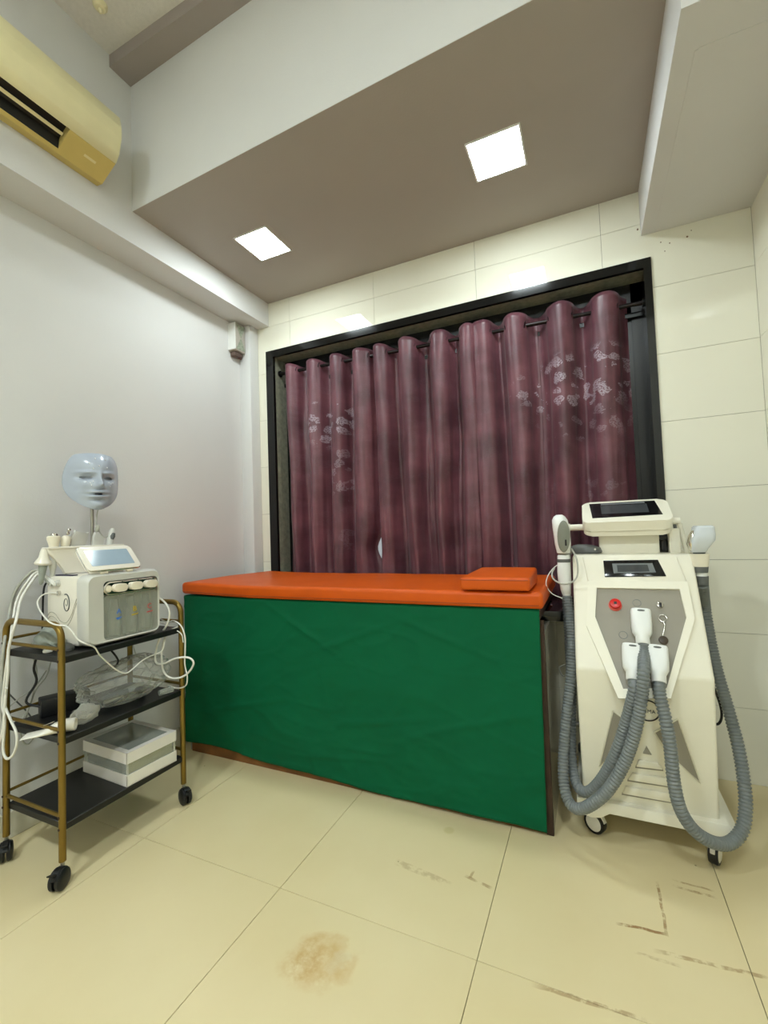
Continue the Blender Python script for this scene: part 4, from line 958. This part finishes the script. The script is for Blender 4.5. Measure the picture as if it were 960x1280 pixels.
# ------------------------------------------------------------------ LED mask
MC = Vector((-1.775, 1.128, 1.302)); MA = math.radians(-15)
MN = Vector((math.cos(MA), math.sin(MA), 0)); MW = Vector((-MN.y, MN.x, 0)); MT = Vector((0, 0, 1))
tilt_m = math.radians(-3); MT = (MT * math.cos(tilt_m) - MN * math.sin(tilt_m)); MN2 = MW.cross(MT); MN2 = MN2 if MN2.dot(MN) > 0 else -MN2
msk = thing('led_mask', (MC.x, MC.y, 1.19), 'pale grey white face-shaped led mask on the post above the facial machine', 'led mask')
HWM, HHM = .098, .110
def gss(x, y, cx, cy, sx, sy): return math.exp(-((x - cx) / sx) ** 2 - ((y - cy) / sy) ** 2)
def mask_pt(u, v, off=0):
    # u,v in -1..1: across, up (superellipse to an oval face)
    tab = ((-1, .22), (-.93, .39), (-.82, .56), (-.65, .76), (-.45, .90), (-.2, .985), (.1, 1.0), (.4, .96), (.65, .89), (.82, .81), (.93, .73), (1, .65))
    w_ = 1
    for q in range(len(tab) - 1):
        (va, wa), (vb, wb_) = tab[q], tab[q + 1]
        if va <= v <= vb:
            sl = lambda e: (tab[min(e + 1, len(tab) - 1)][1] - tab[max(e - 1, 0)][1]) / (tab[min(e + 1, len(tab) - 1)][0] - tab[max(e - 1, 0)][0])
            hh = vb - va; k = (v - va) / hh; k2, k3 = k * k, k ** 3
            w_ = (2 * k3 - 3 * k2 + 1) * wa + (k3 - 2 * k2 + k) * hh * sl(q) + (-2 * k3 + 3 * k2) * wb_ + (k3 - k2) * hh * sl(q + 1)
    x = u * HWM * w_
    y = HHM * (v - .06 * u * u * max(0, v) ** 3 + .05 * u * u * max(0, -v) ** 3)
    X, Y = x / HWM, y / HHM
    d = .088 * (1 - min(1, abs(X)) ** 2.1) - .020 * max(0, -Y - .4) - .030 * max(0, Y - .45) ** 2 / .3 - .016 * max(0, -Y - .5)
    d += .004 * gss(X, Y, 0, .55, .6, .3)
    d += .030 * gss(X, Y, 0, -.10, .115, .13) + .018 * gss(X, Y, 0, .10, .09, .22)         # nose
    d += .006 * (gss(X, Y, .14, -.17, .07, .07) + gss(X, Y, -.14, -.17, .07, .07))
    for s in (-1, 1):
        d += .009 * gss(X, Y, s * .38, .30, .26, .06)                                     # brow
        d -= .016 * gss(X, Y, s * .40, .12, .24, .085)                                    # eye socket
        d += .006 * gss(X, Y, s * .48, -.12, .22, .16)                                    # cheek
    d -= .007 * gss(X, Y, 0, -.275, .14, .04)
    d += .013 * gss(X, Y, 0, -.36, .26, .042) + .015 * gss(X, Y, 0, -.53, .23, .05)       # lips
    d -= .014 * gss(X, Y, 0, -.445, .27, .030)
    d -= .006 * gss(X, Y, 0, -.65, .26, .05)
    d += .012 * gss(X, Y, 0, -.84, .26, .14)                                              # chin
    return MC + MW * x + MT * y + MN2 * (d - .02 - off), X, Y
nu, nv = 84, 96; t = bmesh.new(); V = {}; XY = {}
for i in range(nu + 1):
    for j in range(nv + 1):
        p, X, Y = mask_pt(-1 + 2 * i / nu, -1 + 2 * j / nv); V[i, j] = t.verts.new(p); XY[i, j] = (X, Y)
for i in range(nu):
    for j in range(nv):
        X, Y = XY[i, j]; hole = False
        for s in (-1, 1):
            if ((X - s * .40) / .19) ** 2 + ((Y - .115) / .040) ** 2 < 1: hole = True
        if (X / .13) ** 2 + ((Y + .462) / .016) ** 2 < 1: hole = True
        if not hole: t.faces.new((V[i, j], V[i + 1, j], V[i + 1, j + 1], V[i, j + 1]))
o = add('mask_shell', t, 'led_mask', msk, smooth=180)
sm = o.modifiers.new('solid', 'SOLIDIFY'); sm.thickness = .004; sm.offset = -1
t = bmesh.new(); nu2, nv2 = 16, 16; V = [[t.verts.new(mask_pt(-.72 + 1.44 * i / nu2, -.6 + 1.2 * j / nv2, .011)[0]) for j in range(nv2 + 1)] for i in range(nu2 + 1)]
for i in range(nu2):
    for j in range(nv2): t.faces.new((V[i][j], V[i + 1][j], V[i + 1][j + 1], V[i][j + 1]))
o = add('inner_lining', t, 'led_mask', msk, smooth=180)
dots = [(-.36, .62), (-.02, .54), (.30, .50), (-.22, .44), (-.14, .80), (.30, .78), (-.42, -.03), (-.30, -.06), (-.20, .0), (.36, -.02), (.46, -.06), (.56, -.02), (-.26, -.14), (.42, -.16)]
for k, (u, v) in enumerate(dots):
    p = mask_pt(u, v)[0]; t = bmesh.new(); bmesh.ops.create_icosphere(t, subdivisions=1, radius=.0030 if v > .3 else .0022)
    for w_ in t.verts: w_.co += p
    add('light_dot', t, 'mask_dot', msk, smooth=180)
add('neck_bracket', box(mp0.x - .01, mp0.x + .035, mp0.y - .012, mp0.y + .012, 1.235, 1.255, .003, 1), 'liner_grey', msk)
lead = [mask_pt(.10, -.97, .004)[0]] + [onx(u, v, XT - .02) for u, v in ((121, 645), (120.5, 652), (122, 660), (126, 667), (130, 672), (134, 671), (138, 668))]
add('mask_lead', tube(smooth_path(lead, .006), .0022, 8), 'cord_grey', msk)
add('strain_relief', lathe([(.004, -.016), (.009, -.008), (.007, .006), (.003, .012)], onx(122, 660, XT - .02), (.2, .1, 1), 12), 'liner_grey', msk)
# ------------------------------------------------------------------ things on the shelves
# white window box on the bottom shelf
zb = SHZ[2] + .0005
q0, q1, q2 = onz(158.6, 984.5, zb), onz(97, 960, zb), onz(221, 950.7, zb)
print('box', q0, q1, q2)
e1 = (q2 - q0); e2 = (q1 - q0); e2 = e2 - e1 * (e2.dot(e1) / e1.length_squared); l1, l2 = e1.length, min(e2.length, .27); e1.normalize(); e2.normalize()
BH = .118
gb = thing('window_box', q0 + e1 * l1 / 2 + e2 * l2 / 2, 'white gift box with clear lid and see-through sides on the bottom shelf', 'box')
def gp_(a, b, h): return q0 + e1 * a + e2 * b + Vector((0, 0, h))
def gbox(a0, a1, b0, b1, h0, h1): return prism([gp_(a0, b0, h0), gp_(a1, b0, h0), gp_(a1, b1, h0), gp_(a0, b1, h0)], (0, 0, h1 - h0))
def band(h0, h1, i0, i1):
    bm = gbox(i0, l1 - i0, i0, i0 + .003, h0, h1)
    for a in ((i0, l1 - i0, l2 - i0 - .003, l2 - i0), (i0, i0 + .003, i0, l2 - i0), (l1 - i0 - .003, l1 - i0, i0, l2 - i0)): join(bm, gbox(*a, h0, h1))
    return bm
add('tray', join(band(0, .040, 0, 0), gbox(0, l1, 0, l2, 0, .003)), 'paper_white', gb, smooth=0)
lid = add('lid', band(.079, BH, 0, 0), 'paper_white', gb, smooth=0)
add('lid_window', gbox(.002, l1 - .002, .002, l2 - .002, BH - .002, BH - .001), 'clear_acrylic', lid, smooth=0)
bm = gbox(0, l1, 0, .022, BH - .001, BH); join(bm, gbox(0, l1, l2 - .022, l2, BH - .001, BH)); join(bm, gbox(0, .022, .022, l2 - .022, BH - .001, BH)); join(bm, gbox(l1 - .022, l1, .022, l2 - .022, BH - .001, BH))
add('lid_rim', bm, 'paper_white', lid, smooth=0)
add('side_window', band(.040, .079, .003, 0), 'clear_acrylic', gb, smooth=0)
add('insert', gbox(.012, l1 - .012, .012, .020, .004, .082), 'box_liner', gb, smooth=0)
add('foam_insert', gbox(.012, l1 - .012, .05, l2 - .012, .004, .062), 'foam_black', gb, smooth=0)
for a in (.004, l1 - .009): add('corner_post', gbox(a, a + .005, .004, .009, .038, .082), 'paper_white', gb, smooth=0)
# cosmetic tube on the middle shelf
zm = SHZ[1] + .0005
ta, tb_ = onz(33, 922, zm), onz(93, 913, zm); ta.z = tb_.z = zm; dvec = (tb_ - ta).normalized(); sdv = Vector((-dvec.y, dvec.x, 0)); TL = .140
ta = tb_ - dvec * TL
ct_ = thing('cosmetic_tube', (ta + tb_) / 2, 'white squeeze tube with a crimped end lying on the middle shelf', 'tube')
t = bmesh.new(); rr = []
for (s, wd, ht, zc) in ((0, .029, .0012, .003), (.03, .029, .0016, .004), (.36, .027, .0065, .0075), (.6, .023, .016, .0165), (.80, .0205, .0205, .0205), (.815, .018, .018, .0205)):
    rr.append([t.verts.new(ta + dvec * TL * s + sdv * wd * math.cos(2 * math.pi * k / 20) + Vector((0, 0, zc + ht * math.sin(2 * math.pi * k / 20)))) for k in range(20)])
for p, q in zip(rr, rr[1:]):
    for k in range(20): t.faces.new((p[k], p[(k + 1) % 20], q[(k + 1) % 20], q[k]))
t.faces.new(rr[0]); t.faces.new(rr[-1])
add('tube_body', t, 'tube_white', ct_)
cpp = add('cap', lathe([(.0195, 0), (.0205, .002), (.0205, .028), (.019, .030), (.017, .030), (.016, .020), (0, .020)], ta + dvec * TL * .815 + Vector((0, 0, .021)), dvec, 22), 'tube_white', ct_)
add('print_line', prism([ta + dvec * TL * s + sdv * -.004 + Vector((0, 0, z)) for s, z in ((.40, .031), (.62, .0395))] + [ta + dvec * TL * s + sdv * -.007 + Vector((0, 0, z)) for s, z in ((.62, .0390), (.40, .0305))], (0, 0, .0008)), 'line_grey', ct_, smooth=0)
# black adapter
ad = thing('power_adapter', (-1.78, 1.02, zm), 'black power adapter block lying on the middle shelf', 'adapter')
A = math.radians(20); ca, sa = math.cos(A), math.sin(A)
t = box(-.03, .03, -.075, .075, 0, .062, .004, 2)
pc = onz(72, 900, zm); pc = Vector((-1.795, 1.03, zm))
for v in t.verts: v.co = Vector((pc.x + v.co.x * ca + v.co.y * sa, pc.y - v.co.x * sa + v.co.y * ca, zm + v.co.z))
add('casing', t, 'black_plastic', ad)
add('lead', tube(smooth_path([Vector((pc.x - .02, pc.y - .07, zm + .035)), Vector((pc.x - .05, pc.y - .10, zm + .06)), Vector((-1.84, .96, zm + .12)), Vector((-1.845, .955, zm + .17)), Vector((-1.835, .965, zm + .226))], .008), .0042, 8), 'cord_black', ad)
# crumpled plastic bag with odds and ends
bc = Vector((-1.655, 1.165, zm)); bg = thing('plastic_bag', bc, 'crumpled clear plastic bag of tubing on the middle shelf', 'plastic bag')
t = bmesh.new(); bmesh.ops.create_icosphere(t, subdivisions=5, radius=1)
for v in t.verts:
    c = v.co.copy(); nn = noise.noise(c * 1.3 + Vector((3, 1, 2))); ridge = abs(noise.noise(c * 2.6 + Vector((1, 7, 2)))) + .35 * abs(noise.noise(c * 5.5 + Vector((5, 5, 5))))
    k = 1.12 + .25 * nn - .42 * ridge
    z = .072 + c.z * .088 * k * (1 + .25 * c.y)
    if c.z < 0: z = .072 + c.z * .071 * min(1, k + .15)
    v.co = bc + Vector((c.x * .088 * k, c.y * .172 * k, max(.001, z)))
add('bag_film', t, 'clear_film', bg, smooth=180)
for (dx, dy, ang, ln, r, m_) in ((-.01, -.03, .7, .09, .016, 'cuff_grey'), (.02, .05, -.4, .10, .014, 'black_plastic'), (-.03, .06, 1.2, .08, .012, 'fabric_grey'), (.025, -.06, .2, .07, .010, 'zinc')):
    a = bc + Vector((dx, dy, .03)); d = Vector((math.cos(ang) * .4, math.sin(ang), .15)).normalized()
    add('packed_tube', lathe([(r * .8, 0), (r, .006), (r, ln - .02), (r * .6, ln - .01), (r * .6, ln)], a - d * ln / 2, d, 14), m_, bg)
t = bmesh.new(); bmesh.ops.create_icosphere(t, subdivisions=3, radius=1)
fc = Vector((-1.602, .985, zm))
for v in t.verts:
    c = v.co.copy(); k = 1 + .35 * noise.noise(c * 2.3) - .2 * abs(noise.noise(c * 5)); v.co = fc + Vector((c.x * .032 * k, c.y * .045 * k, max(.001, .030 + c.z * .032 * k)))
add('frosted_pouch', t, 'pouch_film', smooth=180, label='small frosted film pouch on the middle shelf beside the white squeeze tube', cat='pouch')
v0 = Vector((-1.575, 1.25, zm + .012)); add('clear_vial', lathe([(.0, 0), (.010, .002), (.0115, .008), (.0115, .055), (.010, .055)], v0, (.25, .95, .02), 18), 'bottle_clear', label='clear plastic vial lying at the far end of the middle shelf', cat='vial')
# grey fabric cuff and small clip on the top shelf
zt = SHZ[0] + .0005
t = bmesh.new(); bmesh.ops.create_icosphere(t, subdivisions=4, radius=1); fc = Vector((-1.735, .945, zt))
for v in t.verts:
    c = v.co.copy(); k = 1 + .28 * noise.noise(c * 1.9 + Vector((1, 0, 4))) - .12 * abs(noise.noise(c * 5)); h = .036 + .016 * math.sin(3 * c.x + 1)
    v.co = fc + Vector((c.x * .078 * k + c.z * -.01, c.y * .036 * k, max(.001, h * .75 + c.z * h * .75 * k)))
add('fabric_cuff', t, 'fabric_grey', smooth=180, label='crumpled grey fabric cuff on the top shelf', cat='cuff')
cpb = thing('plastic_clip', (-1.64, .94, zt), 'small grey plastic clip on the top shelf at the foot of the facial machine', 'clip')
add('clip_body', loft([((-1.63, .945, zt), .026, .014), ((-1.63, .945, zt + .010), .027, .015), ((-1.632, .945, zt + .020), .018, .010), ((-1.633, .945, zt + .023), .008, .005)]), 'cuff_grey', cpb)
add('clip_disc', lathe([(.013, 0), (.015, .004), (.013, .009), (0, .010)], (-1.668, .905, zt), (0, 0, 1), 16), 'plug_white', cpb)
# ------------------------------------------------------------------ cables of the facial machine
def cable(name, P, r, m_, label, parent=None, step=.007):
    return add(name, tube(smooth_path(P, step), r, 8), m_, parent, smooth=60, label=label, cat='cable')
pA = sidep(.165, .216, .012)
H1 = [pA, ony(48, 715, .985), ony(34, 728, .955), ony(22, 748, .93), ony(17, 770, .90), ony(13, 800, .862), ony(9, 825, .855), ony(6, 850, .855), ony(3, 880, .855)]
cable('suction_hose', H1 + [ony(6, 900, .853), ony(4, 935, .853), ony(8, 948, .853), ony(16, 944, .853), ony(21, 930, .853), ony(20, 915, .853), ony(13, 899, .853), ony(6, 880, .853), ony(8, 860, .848)], .0042, 'cord_white', 'pale suction hose hanging over the trolley handle with a loop near the middle shelf')
H2 = [sidep(.200, .214, .012), ony(46, 713, .995), ony(30, 724, .975), ony(17, 744, .955), ony(11, 770, .93), ony(6, 800, .868), ony(3, 830, .862), ony(2, 860, .862), ony(1, 895, .862), ony(3, 925, .862)]
cable('suction_hose', H2, .0050, 'cord_grey', 'greyish thick suction hose hanging over the trolley handle')
H3 = [pA + Vector((0, 0, -.006)), ony(50, 717, .98), ony(37, 731, .945), ony(26, 750, .915), ony(20, 776, .866), ony(11, 810, .853), ony(10, 840, .851), ony(7, 870, .851), ony(4, 910, .851), ony(-2, 935, .851)]
cable('suction_hose', H3, .0046, 'cord_white', 'white suction hose hanging down past the lower trolley shelf')
# thin white cord draped in front of the machine
C1 = [sidep(.158, .182, .008), ony(62, 741, .965), ony(53, 744, .945), ony(47, 752, .925), ony(50, 763, .905), ony(60, 776, .872), ony(70, 781, .866), ony(82, 782.5, .868), ony(90, 789, .875), ony(97, 799, .885), ony(108, 805, .90), ony(118, 809, .93), ony(124, 818, .96), ony(132, 826, 1.00), ony(145, 837, 1.05), ony(157, 841.5, 1.09), ony(166, 836, 1.12), ony(176, 827, 1.16), ony(186, 821, 1.20), ony(195, 817.5, 1.24), ony(203, 813, 1.26), ony(206, 802, 1.275), ony(207, 791, 1.29), ony(214, 787, 1.30), ony(222, 783.5, 1.31)]
cable('white_cable', C1, .0024, 'cord_white', 'thin white cord draped across the front of the facial machine')
C2 = [dp(DWID - .002, .03, .135), ony(204, 751, 1.262), ony(210, 759, 1.265), ony(212, 768, 1.27), ony(209, 780, 1.272), ony(202, 792, 1.272), ony(197, 805, 1.27), ony(194, 820, 1.268), ony(196, 829, 1.268), ony(206, 829, 1.27), ony(218, 823.5, 1.272), ony(230, 821.5, 1.275), ony(238, 823, 1.28), ony(242, 829, 1.285), ony(237, 839, 1.285), ony(228, 846, 1.28), ony(217, 848, 1.28), ony(208, 844, 1.28), ony(203.5, 836, 1.282), ony(202, 820, 1.285), ony(204, 805, 1.288), ony(207, 794, 1.29)]
cable('coiled_cord', C2, .0038, 'cord_white', 'white cord coiled into a wide loop around the trolley leg by the green drape')
C3 = [dp(DWID - .002, .08, .075), ony(207, 777, 1.325), ony(217, 776, 1.318), ony(226, 782, 1.312), ony(231, 795, 1.31), ony(231.5, 812, 1.312), ony(231, 830, 1.316), ony(234, 846, 1.316), ony(232, 857, 1.318), ony(222, 860, 1.322), ony(210, 857, 1.33)]
cable('hanging_cord', C3, .0028, 'cord_white', 'white cord hanging along the far trolley leg in front of the green drape')
C4 = [dp(DWID - .002, .09, .05), ony(210, 782, 1.33), ony(219, 787, 1.32), ony(227, 793, 1.312), ony(229, 803, 1.315)]
cable('short_cord', C4, .0022, 'cord_white', 'short white cord crossing above the top shelf at its far end')
# black mains cable behind the machine, grey cables behind the trolley
C5 = [dp(.05, .22, DH + .012), ony(82, 720, 1.09), ony(68, 722, 1.06), ony(57, 730, 1.03), ony(54, 745, 1.02), ony(53.5, 765, 1.02), ony(53, 787, 1.02)]
cable('power_cable', C5, .0036, 'cord_black', 'black power cable running down the back of the facial machine')
C6 = [(-1.70, 1.12, SHZ[0] - .024), ony(146, 822, 1.15), ony(147, 829, 1.15), ony(143, 834, 1.15)]
cable('cable_end', C6, .0036, 'cord_black', 'short black cable hanging under the top shelf above the plastic bag')
xb = -1.90
for i, (pp_, lb) in enumerate(((((41, 820), (46, 840), (42, 862), (36, 885), (30, 905)), 'grey cable hanging behind the trolley from under the top shelf to the middle shelf'),
                               (((65, 822), (58, 845), (45, 862), (38, 880), (26, 905), (28, 925), (36, 930), (46, 915)), 'grey cable hanging in a loop behind the trolley below the middle shelf'),
                               (((10, 885), (25, 872), (40, 862), (50, 850), (58, 838)), 'grey cable slanting up behind the trolley towards the wall'),
                               (((10, 866), (22, 878), (34, 890), (44, 904)), 'dark grey cable slanting down behind the trolley to the middle shelf'),
                               (((166, 806), (170, 818), (178, 826), (184, 834)), 'pair of thin grey cables behind the far trolley leg'))):
    cable('rear_cable', [onx(u, v, xb - .008 * i) for u, v in pp_], .0026, 'cord_grey' if i != 3 else 'cuff_grey', lb)
